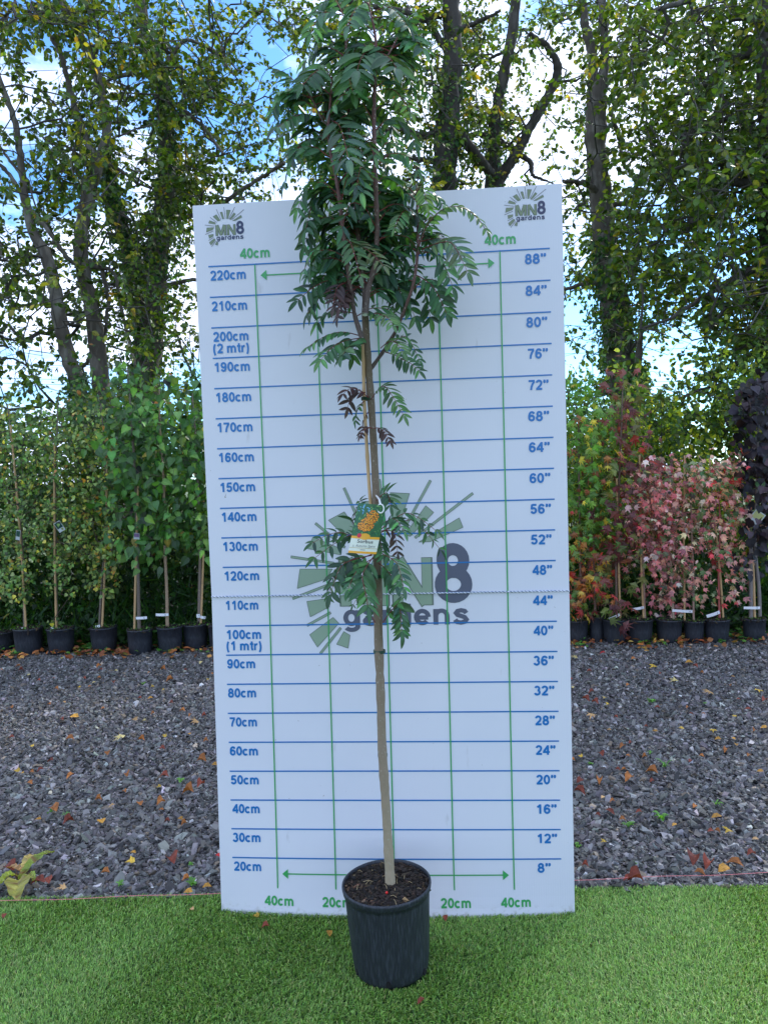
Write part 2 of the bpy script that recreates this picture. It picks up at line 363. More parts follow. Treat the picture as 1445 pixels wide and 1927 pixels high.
_tx = {}
def text_mesh(txt, bold=.022, shear=0):
    k = (txt, bold, shear)
    if k in _tx: return _tx[k]
    cu = bpy.data.curves.new('t', 'FONT'); cu.body = txt; cu.offset = bold; cu.resolution_u = 4; cu.shear = shear
    o = bpy.data.objects.new('t', cu); COL.objects.link(o); dg = bpy.context.evaluated_depsgraph_get(); dg.update()
    me = bpy.data.meshes.new_from_object(o.evaluated_get(dg)); v = np.array([q.co[:] for q in me.vertices]); f = [tuple(p.vertices) for p in me.polygons]
    bpy.data.objects.remove(o); _tx[k] = (v, f); return _tx[k]
def put_text(mb, txt, place, x0, width, ybase, cap, col, bold=.022, ref='0', shear=0, height=None):
    """scale text so that its ink starts at x0, is `width` wide; cap height = cap"""
    v, f = text_mesh(txt, bold, shear); h = text_mesh(ref, bold)[0][:, 1]; y0, y1 = h.min(), h.max()
    X = x0+(v[:, 0]-v[:, 0].min())/(np.ptp(v[:, 0]))*width; Y = ybase+(v[:, 1]-y0)/(y1-y0)*cap
    V = place(X, Y)
    for q in {len(p) for p in f}:
        mb.add(V, np.array([p for p in f if len(p) == q]), col)
# upright bold sans lettering drawn as strokes (units: cap height 1)
def arc(cx, cy, rx, ry, a0, a1, n=14):
    a = np.radians(np.linspace(a0, a1, n)); return [(cx+rx*math.cos(t), cy+ry*math.sin(t)) for t in a]
ST = {
 '0': (.78, [arc(.39,.5,.245,.41,90,450,28)]), '1': (.78, [[(.47,0),(.47,1)], [(.16,.70),(.3,.77),(.45,.93)]]),
 '2': (.78, [arc(.38,.68,.245,.235,170,-25)+[(.52,.44),(.32,.26),(.20,.11)], [(.07,.085),(.71,.085)]]),
 '3': (.78, [arc(.37,.705,.215,.205,160,-75), arc(.37,.31,.25,.23,80,-165)]),
 '4': (.78, [[(.56,0),(.56,1)], [(.55,.93),(.11,.32)], [(.03,.29),(.76,.29)]]),
 '5': (.78, [[(.22,.91),(.68,.91)], [(.24,.95),(.17,.45)], arc(.375,.335,.25,.245,135,-162)]),
 '6': (.78, [arc(.395,.325,.235,.235,0,360,26), [(.64,.74),(.57,.86),(.44,.915),(.30,.88),(.20,.75),(.155,.58),(.155,.36)]]),
 '7': (.78, [[(.07,.91),(.72,.91)], [(.66,.86),(.48,.58),(.37,.3),(.33,0)]]),
 '8': (.78, [arc(.39,.715,.2,.2,0,360,26), arc(.39,.3,.245,.22,0,360,26)]),
 'c': (.75, [arc(.36,.365,.245,.285,42,318,20)]), 't': (.46, [[(.24,.96),(.24,.2),(.28,.1),(.42,.085)], [(.03,.67),(.42,.67)]]),
 'm': (1.2, [[(.15,0),(.15,.73)], arc(.36,.42,.21,.235,180,0)+[(.57,.2),(.57,0)], arc(.78,.42,.21,.235,180,0)+[(.99,.2),(.99,0)]]),
 'n': (.82, [[(.15,0),(.15,.73)], arc(.38,.40,.23,.25,180,0)+[(.61,.2),(.61,0)]]), 'r': (.52, [[(.15,0),(.15,.73)], arc(.42,.36,.27,.29,180,80)]),
 'g': (.82, [arc(.36,.375,.235,.285,0,360,24), [(.62,.73),(.62,.1)]+arc(.37,-.02,.25,.17,10,-155)]), 'd': (.82, [arc(.36,.365,.235,.285,0,360,24), [(.62,1),(.62,0)]]),
 'a': (.76, [arc(.34,.46,.23,.2,160,0)+[(.57,.2),(.59,0)], arc(.33,.215,.22,.14,0,360,22)]), 'e': (.76, [arc(.36,.365,.245,.285,0,318,22), [(.13,.34),(.6,.34)]]),
 's': (.72, [[(.57,.52),(.5,.62),(.36,.655),(.22,.62),(.16,.53),(.22,.44),(.36,.39),(.5,.33),(.57,.22),(.5,.12),(.35,.08),(.19,.11),(.11,.22)]]),
 '(': (.46, [arc(.62,.38,.47,.82,135,225,12)]), ')': (.46, [arc(-.16,.38,.47,.82,45,-45,12)]), ' ': (.36, []),
 'M': (1.12, [[(.14,0),(.14,1)], [(.96,0),(.96,1)], [(.2,1),(.55,.05)], [(.9,1),(.55,.05)]]), 'N': (1.0, [[(.14,0),(.14,1)], [(.84,0),(.84,1)], [(.18,.97),(.8,.03)]]),
 '\u201d': (.7, [[(.17,1.0),(.17,.84)], [(.2,.9),(.18,.78),(.08,.7)], [(.47,1.0),(.47,.84)], [(.5,.9),(.48,.78),(.38,.7)]])}
ST['9'] = (.78, [[(.78-x, 1-y) for x, y in q] for q in ST['6'][1]])
def ribbon(q, w):
    p = np.array(q, float); cl = np.allclose(p[0], p[-1]); T = np.gradient(p, axis=0)
    if cl: T[0] = T[-1] = p[1]-p[-2]
    T = norm(T); d = norm(np.diff(p, axis=0)); N = np.stack([-T[:, 1], T[:, 0]], -1); m = np.ones(len(p))
    if len(p) > 2: m[1:-1] = 1/np.maximum(.75, np.sum(T[1:-1]*d[:-1], -1))
    return p+N*(w/2*m)[:, None], p-N*(w/2*m)[:, None]
def strokes(mb, txt, place, x0, width, ybase, cap, col, w=.215, off0=0.0):
    G = []; x = 0
    for ch in txt:
        a, q = ST[ch]; G += [np.array(t)+[x, 0] for t in q]; x += a
    X = np.concatenate([g[:, 0] for g in G]); lo, hi = X.min()-.1, X.max()+.1; kx = width/(hi-lo)
    for k, g in enumerate(G):
        A, B = ribbon(g, w); V = np.concatenate([A, B]); n = len(g); i = np.arange(n-1)
        mb.add(place(x0+(V[:, 0]-lo)*kx, ybase+V[:, 1]*cap, off0+.00005*(k % 4)), np.stack([i, i+n, i+n+1, i+1], -1), col)
PL = lambda U, Z, o: bp(U, Z, .0014+o)
def print_on_board(name, items):
    for t, u, w, z, cap, col in items:
        d = Decal(); strokes(d, t, PL, u, w, z, cap, col); o = d.build(name, M_card, board)
L = []
for k in range(2, 23):
    z = k/10; L.append(('%dcm' % (k*10), -.553, (.114 if k == 11 else .121) if k >= 10 else .097, z-.0455, .0315, BLUE))
    if k in (20, 10): L.append(('(%d mtr)' % (k//10), -.553, .121, z-.084, .0315, BLUE))
for j in range(21):
    n = 8+4*j; z = (2+j)/10; L.append(('%d\u201d' % n, .479, .067 if n > 9 else .044, z-.046, .032, BLUE))
print_on_board('height_numeral', L)
L = []
for u, t in ((-.4, '40cm'), (-.2, '20cm'), (0, '0cm'), (.2, '20cm'), (.4, '40cm')):
    w = .102 if u else .078
    L += [(t, u-w/2, w, 2.2205, .032, GREEN), (t, u-w/2+.002, w, .040, .032, GREEN)]
print_on_board('width_numeral', L)

WEDGE = [[(665,210),(748,212),(690,380),(668,380)],[(815,262),(848,290),(745,395),(722,388)],[(955,310),(970,350),(830,415),(780,418)],
 [(540,252),(583,248),(612,378),(580,383)],[(395,335),(465,297),(537,405),(487,425)],[(325,410),(298,460),(443,483),(430,450)],
 [(262,550),(405,545),(375,590),(247,635)],[(287,690),(390,672),(385,710),(300,757)],[(295,835),(400,755),(425,780),(328,888)],[(445,815),(412,872),(462,887),(472,830)]]
THIN = [(468,195,550,390),(620,155,640,375),(838,155,710,380),(1015,205,765,400),(338,350,462,450),(225,498,412,520),(225,680,390,612),(285,795,390,735),(340,915,432,800)]
def logo(u8, z8, sc, gcol, ncol, ocol, big):
    """u8, z8: upper left of the figure 8; sc metres per survey unit"""
    d = Decal(); sk = lambda x, y: y+.052*(x-845)
    def P(x, y): return (u8+(x-845)*sc, z8-(sk(x, y)-425)*sc)
    lw = sc*(2.2 if big else 3.6)
    for w in WEDGE:
        q = [P(*p) for p in w]; q = q if sum((q[i][0]*q[(i+1) % 4][1]-q[(i+1) % 4][0]*q[i][1]) for i in range(4)) > 0 else q[::-1]
        d.poly(q, gcol, .0008)
        for a, b in zip(q, q[1:]+q[:1]): d.seg(*a, *b, lw, 1, ocol, .0012)
    for x0, y0, x1, y1 in THIN:
        a, b = P(x0, y0), P(x1, y1); L = math.hypot(b[0]-a[0], b[1]-a[1]); n = (-(b[1]-a[1])/L*sc*5, (b[0]-a[0])/L*sc*5)
        if big:
            d.seg(*a, *b, sc*10, 1, gcol, .0008)
            c = [(a[0]+n[0], a[1]+n[1]), (b[0]+n[0], b[1]+n[1]), (b[0]-n[0], b[1]-n[1]), (a[0]-n[0], a[1]-n[1])]
            for e, g in zip(c, c[1:]+c[:1]): d.seg(*e, *g, lw, 1, ocol, .0012)
        else: d.seg(*a, *b, sc*8, 1, ocol, .0012)
    T2 = lambda U, Z, o: bp(U, Z, .0004+o)
    for t, x0, x1 in (('M', 440, 640), ('N', 668, 828)):
        strokes(d, t, T2, P(x0, 0)[0]-sc*3, (x1-x0+6)*sc, z8-258*sc-sc*3, 206*sc, ocol, .26, .0006)
        strokes(d, t, T2, P(x0, 0)[0], (x1-x0)*sc, z8-258*sc, 200*sc, gcol, .225 if big else .19, .0009)
    strokes(d, '8', T2, u8, 157*sc, z8-247*sc, 245*sc, ncol, .21, .0006)
    strokes(d, 'gardens', T2, P(445, 0)[0], 540*sc, z8-345*sc, 92*sc, ncol, .2, .0006)
    return d.build('logo', M_card, board)
OL = (.05,.055,.05)
G1 = (.19,.235,.12); N1 = (.03,.035,.09)
logo(.521, 2.350, .000168, G1, N1, OL, False)
logo(-.457, 2.342, .000168, G1, N1, OL, False)
logo(.020, 2.345, .000168, G1, N1, OL, False)
logo(.162, 1.2625, .000777, (.27,.36,.26), (.10,.11,.16), (.12,.16,.13), True)

# ---------------------------------------------------------------- branch growth shared by all trees
def grow(nodes, targets, order=None, sag=.12, step=.25, bias=None):
    """attach every target to the nearest node; returns paths (indices) and point list with parent links"""
    N = [tuple(p) for p in nodes]; par = [-1]*len(N); cap = len(N)+len(targets)*8
    A = np.zeros((cap, 3)); A[:len(N)] = nodes; n = len(N); root = len(N); ends = []
    d0 = np.array([np.min(np.linalg.norm(nodes-t, axis=1)) for t in targets]); od = np.argsort(d0)
    parr = np.full(cap, -1); paths = []
    for ti in od:
        t = targets[ti]; dd = A[:n]-t; dist = np.linalg.norm(dd, axis=1)
        cost = dist+np.maximum(0, dd[:, 2])*.5      # prefer to come from below
        b = int(np.argmin(cost)); L = dist[b]; k = int(min(6, max(1, round(L/step))))
        s = np.linspace(0, 1, k+1)[1:, None]; q = A[b]+(t-A[b])*s
        q[:, 2] += (np.sin(s[:, 0]*math.pi)*L*sag)*rng.uniform(-.2, 1); q[:-1] += rng.normal(size=(k-1, 3))*L*.05 if k > 1 else 0
        idx = [b]
        for p in q:
            if n >= cap: break
            A[n] = p; parr[n] = idx[-1]; idx.append(n); n += 1
        paths.append(idx); ends.append(idx[-1])
    w = np.zeros(n); w[ends] += 1
    for i in range(n-1, root-1, -1):
        if parr[i] >= 0: w[parr[i]] += w[i]
    return A[:n], parr[:n], w, paths, root
def branch_tubes(mb, A, w, paths, r0, expo=.42, sides=4, col=(.06,.05,.04), rmax=.1):
    for idx in paths:
        P = A[idx]; R = np.minimum(rmax, r0*np.maximum(w[idx], 1)**expo); R[0] = R[1] if len(R) > 1 else R[0]
        if len(P) > 1: tube(mb, P, R, sides, col, cap=False)

# ---------------------------------------------------------------- big trees behind the hedge
DM = """799987565278888896855999888888
314888768414776677947358888877 8
523888789522666668946238878887 8
444877899724666679763388888976 8
265866877755666778998734568999 8
377855775865666788985234779999 8
268966897654666788742457489999 9
378866898731355686643257669878 8
254568889911234555554455888888 8
644668750000000000002266878767 8
765778640000000000001168899888 9
567879760000000000001146788789 9
557769860000000000001125547789 9
633758750000000000000114423468 8
532447330000000000000113521257 7
442467540000000000000235634368 8
666789880000000000003468646689 9""".split('\n')
DM = [r.replace(' ', '') for r in DM]
DM = [[int(c) for c in (r+'8'*31)[:31]] for r in DM]
def density(px, py):
    i = int(py//48); j = int(px//48)
    if j < 0 or j > 30:
        return 7 if py < 700 else 8
    if i < 0: return 7
    return DM[min(i, 16)][j]

TREES = [
 # label, Y, limbs [(px,py,width px)...], ivy segments, leaf tint, x range the crown fills
 dict(label='grey ivy-clad tree at the left edge, its thin trunk curving up to the left', Y=6.9, xr=(-170, 120),
  limbs=[[(160,800,30),(152,740,28),(125,661,27),(107,563,26),(90,487,22),(58,430,17),(45,360,14),(40,300,13),(28,225,11),(0,150,10),(-40,60,8)],
         [(160,510,5),(120,480,9),(90,430,9),(62,400,8),(20,330,7),(-20,290,5)], [(115,500,7),(60,520,5),(0,480,4)], [(45,330,7),(10,290,5),(-30,240,4)]],
  ivy=[(0,0,5,2600)], spots=.9),
 dict(label='pale-barked forked tree second from the left, with bare lower limbs', Y=7.4, xr=(60, 260),
  limbs=[[(205,800,38),(192,740,34),(182,640,30),(172,580,28),(158,520,26),(150,470,25),(156,400,24),(175,340,24),(183,305,20),(203,260,16),(197,200,16),(180,130,16),(150,65,15),(115,0,14),(90,-70,12)],
         [(180,310,14),(160,255,12),(140,200,11),(128,150,10),(115,100,10),(98,70,8)], [(98,72,9),(125,66,8),(150,52,6)], [(150,485,9),(190,500,8),(205,560,7),(200,620,7),(182,660,8),(155,690,7)],
         [(160,500,9),(215,505,6),(230,590,6),(255,690,5)], [(195,300,7),(235,325,7),(260,345,5)], [(200,265,4),(260,240,3),(300,230,3)]],
  ivy=[(0,0,3,500)], spots=.55),
 dict(label='big tree with a V-shaped trunk wrapped in dark ivy, left of the board', Y=8.6, xr=(180, 560),
  limbs=[[(262,820,62),(268,740,58),(275,680,55),(285,560,55),(295,470,42),(308,400,38),(316,330,30),(312,250,28),(312,180,24),(290,110,22),(270,40,20),(255,-40,18)],
         [(268,540,34),(240,460,30),(222,410,24),(205,340,20),(200,270,14),(205,200,10)], [(316,235,9),(345,205,8),(385,240,6),(420,290,5)], [(310,120,8),(350,70,6),(400,90,5),(440,140,4)],
         [(300,140,10),(245,138,9),(210,145,6),(190,170,4)], [(305,420,9),(400,395,8),(480,340,7),(535,305,6)], [(300,540,9),(360,525,7),(420,530,6)], [(330,620,5),(350,680,5),(370,720,4)]],
  ivy=[(0,0,12,6500),(1,0,5,2600)], spots=0),
 dict(label='broad leafy tree directly behind the potted tree, with ivy on its stout trunk', Y=9.4, xr=(540, 900),
  limbs=[[(838,800,60),(838,600,54),(836,420,50),(838,345,44),(838,300,44),(842,230,42),(850,150,36),(852,80,34),(850,0,30),(850,-80,26)],
         [(846,225,20),(880,270,20),(905,305,20),(925,325,16)], [(840,250,14),(790,255,13),(750,240,10),(700,250,7)], [(848,110,12),(800,30,12),(730,15,9),(640,0,10),(600,-30,7)],
         [(842,305,10),(790,300,9),(740,290,7),(690,300,5)], [(848,20,13),(770,45,12),(690,40,11),(620,5,10)], [(850,60,10),(900,40,8),(940,20,5)]],
  ivy=[(0,3,9,2600)], spots=0),
 dict(label='dark bare-limbed tree forking into two curved stems above the right end of the board', Y=10.4, xr=(860, 1110),
  limbs=[[(932,800,46),(932,500,42),(932,380,38),(931,340,32),(928,285,24),(932,215,20),(945,150,20),(962,80,19),(970,10,19),(972,-60,16)],
         [(938,340,22),(965,300,20),(985,262,18),(1025,190,18),(1048,150,17),(1050,118,15),(1030,85,12),(995,62,7)], [(935,262,11),(970,282,11),(1000,305,9),(1000,330,6),(1030,340,4)],
         [(960,270,5),(990,240,4),(970,200,3)], [(1048,155,6),(1085,150,4),(1120,130,3)], [(960,90,6),(900,120,5),(870,150,4)], [(925,255,9),(895,250,9),(860,265,7)]],
  ivy=[(0,6,9,500)], spots=0),
 dict(label='straight tall tree with a forked top and ivy sleeve, right of the board', Y=7.8, xr=(1060, 1260),
  limbs=[[(1185,840,62),(1180,760,60),(1165,640,52),(1150,540,48),(1137,470,42),(1130,380,40),(1122,290,38),(1120,200,36),(1124,165,32),(1138,140,16),(1138,70,15),(1132,0,14),(1130,-70,12)],
         [(1120,170,20),(1115,110,17),(1100,40,15),(1092,-30,13)], [(1150,210,9),(1165,260,8),(1170,300,5)], [(1145,380,12),(1105,345,10),(1060,340,6)],
         [(1148,385,10),(1190,380,9),(1220,360,6)], [(1160,535,10),(1110,530,9),(1062,545,6)], [(1165,745,7),(1130,740,6),(1105,760,5)]],
  ivy=[(0,0,8,5200)], spots=0),
 dict(label='large dark tree at the right edge with long low leafy branches', Y=6.2, xr=(1200, 1680),
  limbs=[[(1475,840,70),(1470,700,66),(1462,560,62),(1462,380,56),(1452,200,50),(1448,80,44),(1440,-60,38)],
         [(1450,75,30),(1400,100,18),(1370,115,16),(1345,140,12),(1310,170,8),(1270,180,5)], [(1462,285,20),(1400,290,16),(1340,312,14),(1270,318,13),(1250,340,10),(1235,370,7)],
         [(1465,360,22),(1400,345,18),(1365,340,14),(1330,380,10),(1300,420,6)], [(1345,140,9),(1360,190,8),(1355,230,6),(1340,270,5)], [(1470,480,20),(1390,520,14),(1320,560,10),(1260,600,6)],
         [(1470,620,20),(1400,680,12),(1330,705,8)], [(1470,200,16),(1400,210,9),(1330,235,7),(1270,260,5)], [(1450,0,20),(1350,-20,12),(1230,20,8)]],
  ivy=[(0,0,6,4200)], spots=0),
]
CK = rng.normal(size=(26, 2)); CK = CK/np.linalg.norm(CK, axis=1)[:, None]*rng.uniform(2*math.pi/75, 2*math.pi/30, (26, 1)); CP_ = rng.uniform(0, 6.28, 26)
def clump(x, y): return float(np.sum(np.sin(CK[:, 0]*x+CK[:, 1]*y*1.3+CP_)))/4.2+.15
TW = [[] for _ in TREES]
def ppm(Y): return FPX/(Y+2.55)
for i in range(-5, 17):
    for j in range(-5, 36):
        x0, y0 = j*48, i*48
        d = density(x0+1, y0+1) if (0 <= j <= 30 and i >= 0) else (6 if i < 0 else 7)
        if d == 0: d = 1.2 if y0 < 760 else 0
        cov = min(.94, (d/9.5)**1.12); inside = 0 <= j <= 30 and i >= 0
        nl = -math.log(1-cov)*138*(1 if inside else .45)
        nt_ = rng.poisson(nl/13*1.75)
        for _ in range(nt_):
            px, py = x0+rng.uniform(0, 48), y0+rng.uniform(0, 48)
            if rng.random() > 1/(1+math.exp(-4.5*clump(px, py))): continue
            c = [k for k, T in enumerate(TREES) if T['xr'][0]-40 < px < T['xr'][1]+40] or [0 if px < 700 else 6]
            k = random.choice(c); T = TREES[k]
            Y = T['Y']+.35+rng.normal()*.9
            p = at(px, py, Y)
            if p[2] > 1.2: TW[k].append(p)
def ivy(mb, P, R, n, size=.055):
    k = rng.integers(0, len(P)-1, n); t = rng.random(n)[:, None]; c = P[k]*(1-t)+P[k+1]*t; r = (R[k]*(1-t[:, 0])+R[k+1]*t[:, 0])
    a = rng.uniform(0, 2*math.pi, n); T = norm(P[k+1]-P[k]); ref = np.array([0, 1.0, 0]); b1 = norm(np.cross(T, ref)); b2 = np.cross(T, b1)
    o = b1*np.cos(a)[:, None]+b2*np.sin(a)[:, None]
    lump = 1+.5*np.maximum(0, np.sin(c[:, 2]*4+a*2)+.6*np.sin(c[:, 2]*9+a))
    pos = c+o*(r*rng.uniform(.9, 1.5, n)*lump)[:, None]+rng.normal(size=(n, 3))*.015
    al = norm(o*.4+np.array([0, 0, -1])+.5*rng.normal(size=(n, 3))); nr = o+.4*rng.normal(size=(n, 3))
    cols = palette(n, [(.025,.075,.02), (.045,.12,.028), (.08,.17,.04), (.2,.24,.04)], [5, 5, 2, .3], .25)
    scatter(mb, 'heart', pos, al, nr, size*rng.uniform(.6, 1.2, n), cols)
for T, tw in zip(TREES, TW):
    tr = MB(); nodes = []
    Yt = T['Y']; iv = MB(); ivn = 0
    for li, L in enumerate(T['limbs']):
        L = np.array(L, float); L = np.c_[L[:, :2], L[:, 2], np.linspace(0, 1, len(L))]
        dy = rng.normal()*.5 if li else 0
        pts = np.array([np.r_[at(x, y, Yt+dy*s*s), w/2/ppm(Yt)] for x, y, w, s in L])
        if li == 0:
            b = pts[0].copy(); b[0] += (pts[0][0]-pts[1][0])*.6; b[2] = -.1; b[3] *= 1.15; pts = np.r_[[b], pts]
        n = max(8, len(pts)*8); Q = smooth_path(pts, n)
        Q[1:-1, :3] += rng.normal(size=(n-2, 3))*.006
        tube(tr, Q[:, :3], Q[:, 3]*(1+.05*rng.normal(size=n)), 16 if li == 0 else 9, jit=.05)
        nodes.append(Q[3:, :3] if li == 0 else Q[:, :3])
        for (l, a, b_, cnt) in T['ivy']:
            if l == li:
                m = len(pts); i0 = int(a/m*n); i1 = int(min(m-1, b_)/m*n)
                ivy(iv, Q[i0:i1, :3], Q[i0:i1, 3], cnt)
    base = at(T['limbs'][0][0][0], T['limbs'][0][0][1], Yt); base[2] = 0
    o = empty('tree', base, T['label'], 'tree', 'tall trees behind the hedge')
    tr.build('trunk', M_darkbark if T['Y'] > 9 or T['Y'] < 6.5 else M_bark, o, smooth=True)
    iv.build('ivy', M_leaf, o)
    nodes = np.concatenate(nodes); nodes = nodes[nodes[:, 2] > 1.6]
    tw = np.array(tw); A, par, w, paths, root = grow(nodes, tw)
    bm_ = MB(); branch_tubes(bm_, A, w, paths, .0035, .45, 4, (.06,.052,.042), .045)
    # twigs and leaves
    nleaf = 13; n = len(tw); lf = MB()
    ends = np.zeros((n, 3)); dirs = np.zeros((n, 3))
    for q, idx in enumerate(paths):
        ends[q] = A[idx[-1]]; dirs[q] = A[idx[-1]]-A[idx[-2]] if len(idx) > 1 else (0, 0, 1)
    dirs = norm(norm(dirs)*.6+.6*rng.normal(size=(n, 3))+np.array([0, 0, -.15]))
    L = rng.uniform(.22, .5, n)
    droop = np.array([0, 0, -1.0])
    for q in range(n):
        s = np.array([0, .5, 1])[:, None]; P = ends[q]+dirs[q]*L[q]*s+droop*(L[q]*.22*s*s); tube(bm_, P, np.array([.003, .0022, .0012]), 3, (.07,.055,.04), cap=False)
    qi = np.repeat(np.arange(n), nleaf); s = rng.random(len(qi))**.8
    pos = ends[qi]+dirs[qi]*(L[qi]*s)[:, None]+droop*(L[qi]*.22*s*s)[:, None]
    side = norm(np.cross(dirs[qi], np.array([0, 0, 1.0])+.3*rng.normal(size=(len(qi), 3))))*np.where(rng.random(len(qi)) < .5, -1, 1)[:, None]
    al = norm(side*.8+dirs[qi]*.5+np.array([0, 0, -.5])+.35*rng.normal(size=(len(qi), 3))); pos += al*.012
    nr = np.array([0, 0, 1.0])+.65*rng.normal(size=(len(qi), 3))
    yb = rng.random(n)                                     # some twigs have turned yellow
    tint = palette(len(qi), [(.035,.072,.012), (.06,.112,.017), (.11,.15,.022)], [4, 5, 3], .28)
    yel = (yb[qi] < .03+.09*(T['Y'] > 9)) | (rng.random(len(qi)) < .012)
    tint[yel] = palette(int(yel.sum()), [(.25,.24,.03), (.32,.22,.03), (.16,.2,.03)], [3, 1, 4], .2)
    if T['spots'] == .55:      # the yellow spray hanging by the fork
        c0 = at(180, 300, Yt); near = np.linalg.norm((pos-c0)*np.array([.8, .2, 1.5]), axis=1) < .45
        tint[near] = palette(int(near.sum()), [(.34,.32,.03), (.22,.26,.03)], [1, 1], .2)
    scatter(lf, 'oval', pos, al, nr, rng.uniform(.05, .092, len(qi)), tint, 1.15)
    bm_.build('branches', M_twig, o); lf.build('crown', M_leaf, o)

# broken bare stem beside the ivy tree
st = at(1200, 800, 7.2); st[2] = 0
o = empty('dead_stem', st, 'bare broken grey stem standing up beside the ivy-clad tree right of the board', 'tree stump')
mb = MB(); P = np.array([np.r_[at(x, y, 7.2), w/2/ppm(7.2)] for x, y, w in ((1196,830,26),(1196,740,20),(1200,690,15),(1204,640,11),(1207,612,8),(1205,597,3))]); P = np.r_[[np.r_[P[0][0], 7.2, -.1, P[0][3]*1.2]], P]
tube(mb, P[:, :3], P[:, 3], 8); mb.build('trunk', M_bark, o, smooth=True)
mb = MB(); ivy(mb, P[:4, :3], P[:4, 3]*1.3, 900); mb.build('ivy', M_leaf, o)

# overhead wires
for k, (ya, yb, w) in enumerate(((688, 606, 'highest'), (702, 684, 'middle'), (712, 692, 'lowest'))):
    mb = MB(); A0, B0 = at(-300, ya-70*0, 24), at(1800, yb+(ya-yb)*0+20, 24); s = np.linspace(0, 1, 40)[:, None]
    P = A0+(B0-A0)*s; P[:, 2] -= 1.2*np.sin(s[:, 0]*math.pi)*.3; tube(mb, P, .008, 4)
    mb.build('overhead_wire', M_wire, origin=A0, label='%s of the three thin overhead wires crossing the sky behind the trees' % w, cat='wire', group='overhead wires')

# ---------------------------------------------------------------- hedge and undergrowth
def hedge(name, label, x0, x1, top, pal, wts, n, ysp, size, kindl='oval', y0=4.9):
    x = rng.uniform(x0, x1, n); y = y0+rng.random(n)**1.5*ysp
    tz = top(x)+.18*np.sin(x*5+y*3)+.14*np.sin(x*13+2)+.1*rng.normal(size=n); z = .1+(tz-.1)*rng.random(n)**.85
    z = np.where(rng.random(n) < .06, tz+rng.exponential(.15, n), z)
    lump = .22*np.sin(x*6.1+z*4)+.16*np.sin(x*11-z*7+1); y = y+lump
    pos = np.stack([x, y, z], -1); al = norm(np.array([0, -.5, -.6])+.7*rng.normal(size=(n, 3))); nr = np.array([0, -.6, .8])+.6*rng.normal(size=(n, 3))
    o = empty(name, (0.5*(x0+x1), y0, 0), label, 'hedge')
    mb = MB(); c = palette(n, pal, wts, .25)
    patch = (np.sin(x*2.3+1)+np.sin(z*3.1+x)) > .9
    c[patch] *= np.array([1.25, 1.2, 1.0])
    scatter(mb, kindl, pos, al, nr, size*rng.uniform(.6, 1.3, n), c, 1.2); mb.build('foliage', M_leaf, o)
    mb = MB()
    for _ in range(int((x1-x0)*9)):
        a = np.array([rng.uniform(x0, x1), y0+ysp*rng.uniform(.2, .8), -.05]); h = top(np.array([a[0]]))[0]*rng.uniform(.7, 1.05)
        P = a+np.array([[0, 0, 0], [rng.normal()*.1, 0, h*.4], [rng.normal()*.2, rng.normal()*.1, h*.75], [rng.normal()*.3, 0, h]]); tube(mb, smooth_path(P, 8), np.linspace(.014, .003, 8), 5, (.06,.05,.035))
    mb.build('stems', M_twig, o)
hl = lambda x: 2.05+.12*np.sin(x*1.7)
hr = lambda x: 1.95+.35*np.clip((x-2.2)/1.2, 0, 1)
hedge('hedge', 'dense dark green hedge with turning leaves behind the left row of potted trees', -6.2, .4, hl, [(.03,.07,.018), (.05,.11,.025), (.1,.16,.03), (.2,.2,.04), (.25,.12,.03)], [5, 6, 3, .5, .25], 42000, 1.1, .062)
hedge('hedge', 'yellow green hedge rising behind the pink-leaved potted trees on the right', .4, 6.4, hr, [(.04,.09,.018), (.1,.17,.025), (.25,.33,.035), (.45,.48,.05)], [4, 4, 3, 1.6], 38000, 1.1, .062)
ROWY = lambda x: 4.03-.055*x
def undergrowth():
    mb = MB(); n = 26000; x = rng.uniform(-6, 6, n); y = 4.05+rng.random(n)*1.0; y = y-4.05+ROWY(x)+.3; z = rng.random(n)**1.2*(.15+.75*np.clip((y-ROWY(x)-.3)/.6, 0, 1))
    pos = np.stack([x, y, z], -1); al = norm(np.array([0, -.2, .7])+.6*rng.normal(size=(n, 3)))
    scatter(mb, 'spike', pos[:13000], al[:13000], rng.normal(size=(13000, 3)), rng.uniform(.12, .3, 13000), palette(13000, [(.015,.05,.012), (.03,.09,.015), (.05,.13,.02)], [4, 4, 1], .2), .6)
    al2 = norm(np.array([0, -.6, -.2])+.6*rng.normal(size=(13000, 3)))
    scatter(mb, 'heart', pos[13000:], al2, np.array([0, -.4, 1])+.5*rng.normal(size=(13000, 3)), rng.uniform(.03, .075, 13000), palette(13000, [(.015,.05,.012), (.03,.085,.015), (.05,.12,.02)], [4, 4, 1], .2))
    mb.build('undergrowth', M_leaf, kind='stuff', label='dark tangled weeds and grass along the foot of the hedge', cat='undergrowth')
    sheet('soil_verge', mat('verge', base=(.03,.028,.02), rough=1, noise=(20, (.05,.06,.025), .4, .7), bump=(30, 1, .03)), -9, 9, 4.3, 12, .002, 60, 40, .01)
    # low weeds creeping out between the pots
    mb = MB(); n = 2400; x = rng.uniform(-4.2, 4.2, n); cl = np.sin(x*9)+np.sin(x*23+1)+rng.normal(size=n)*.5; k = cl > .4; x = x[k]; n = len(x)
    y = ROWY(x)-.1+rng.random(n)*.5; z = .02+rng.random(n)*.10*(y-ROWY(x)+.3)
    scatter(mb, 'lobed', np.stack([x, y, z], -1), norm(rng.normal(size=(n, 3))*np.array([1, 1, .3])), np.array([0, -.3, 1])+.3*rng.normal(size=(n, 3)), rng.uniform(.025, .06, n), palette(n, [(.05,.16,.02), (.1,.24,.03)], [1, 1], .2))
    mb.build('creeping_weeds', M_leaf2, kind='stuff', label='low bright green creeping weeds between the background pots', cat='weeds')
undergrowth()
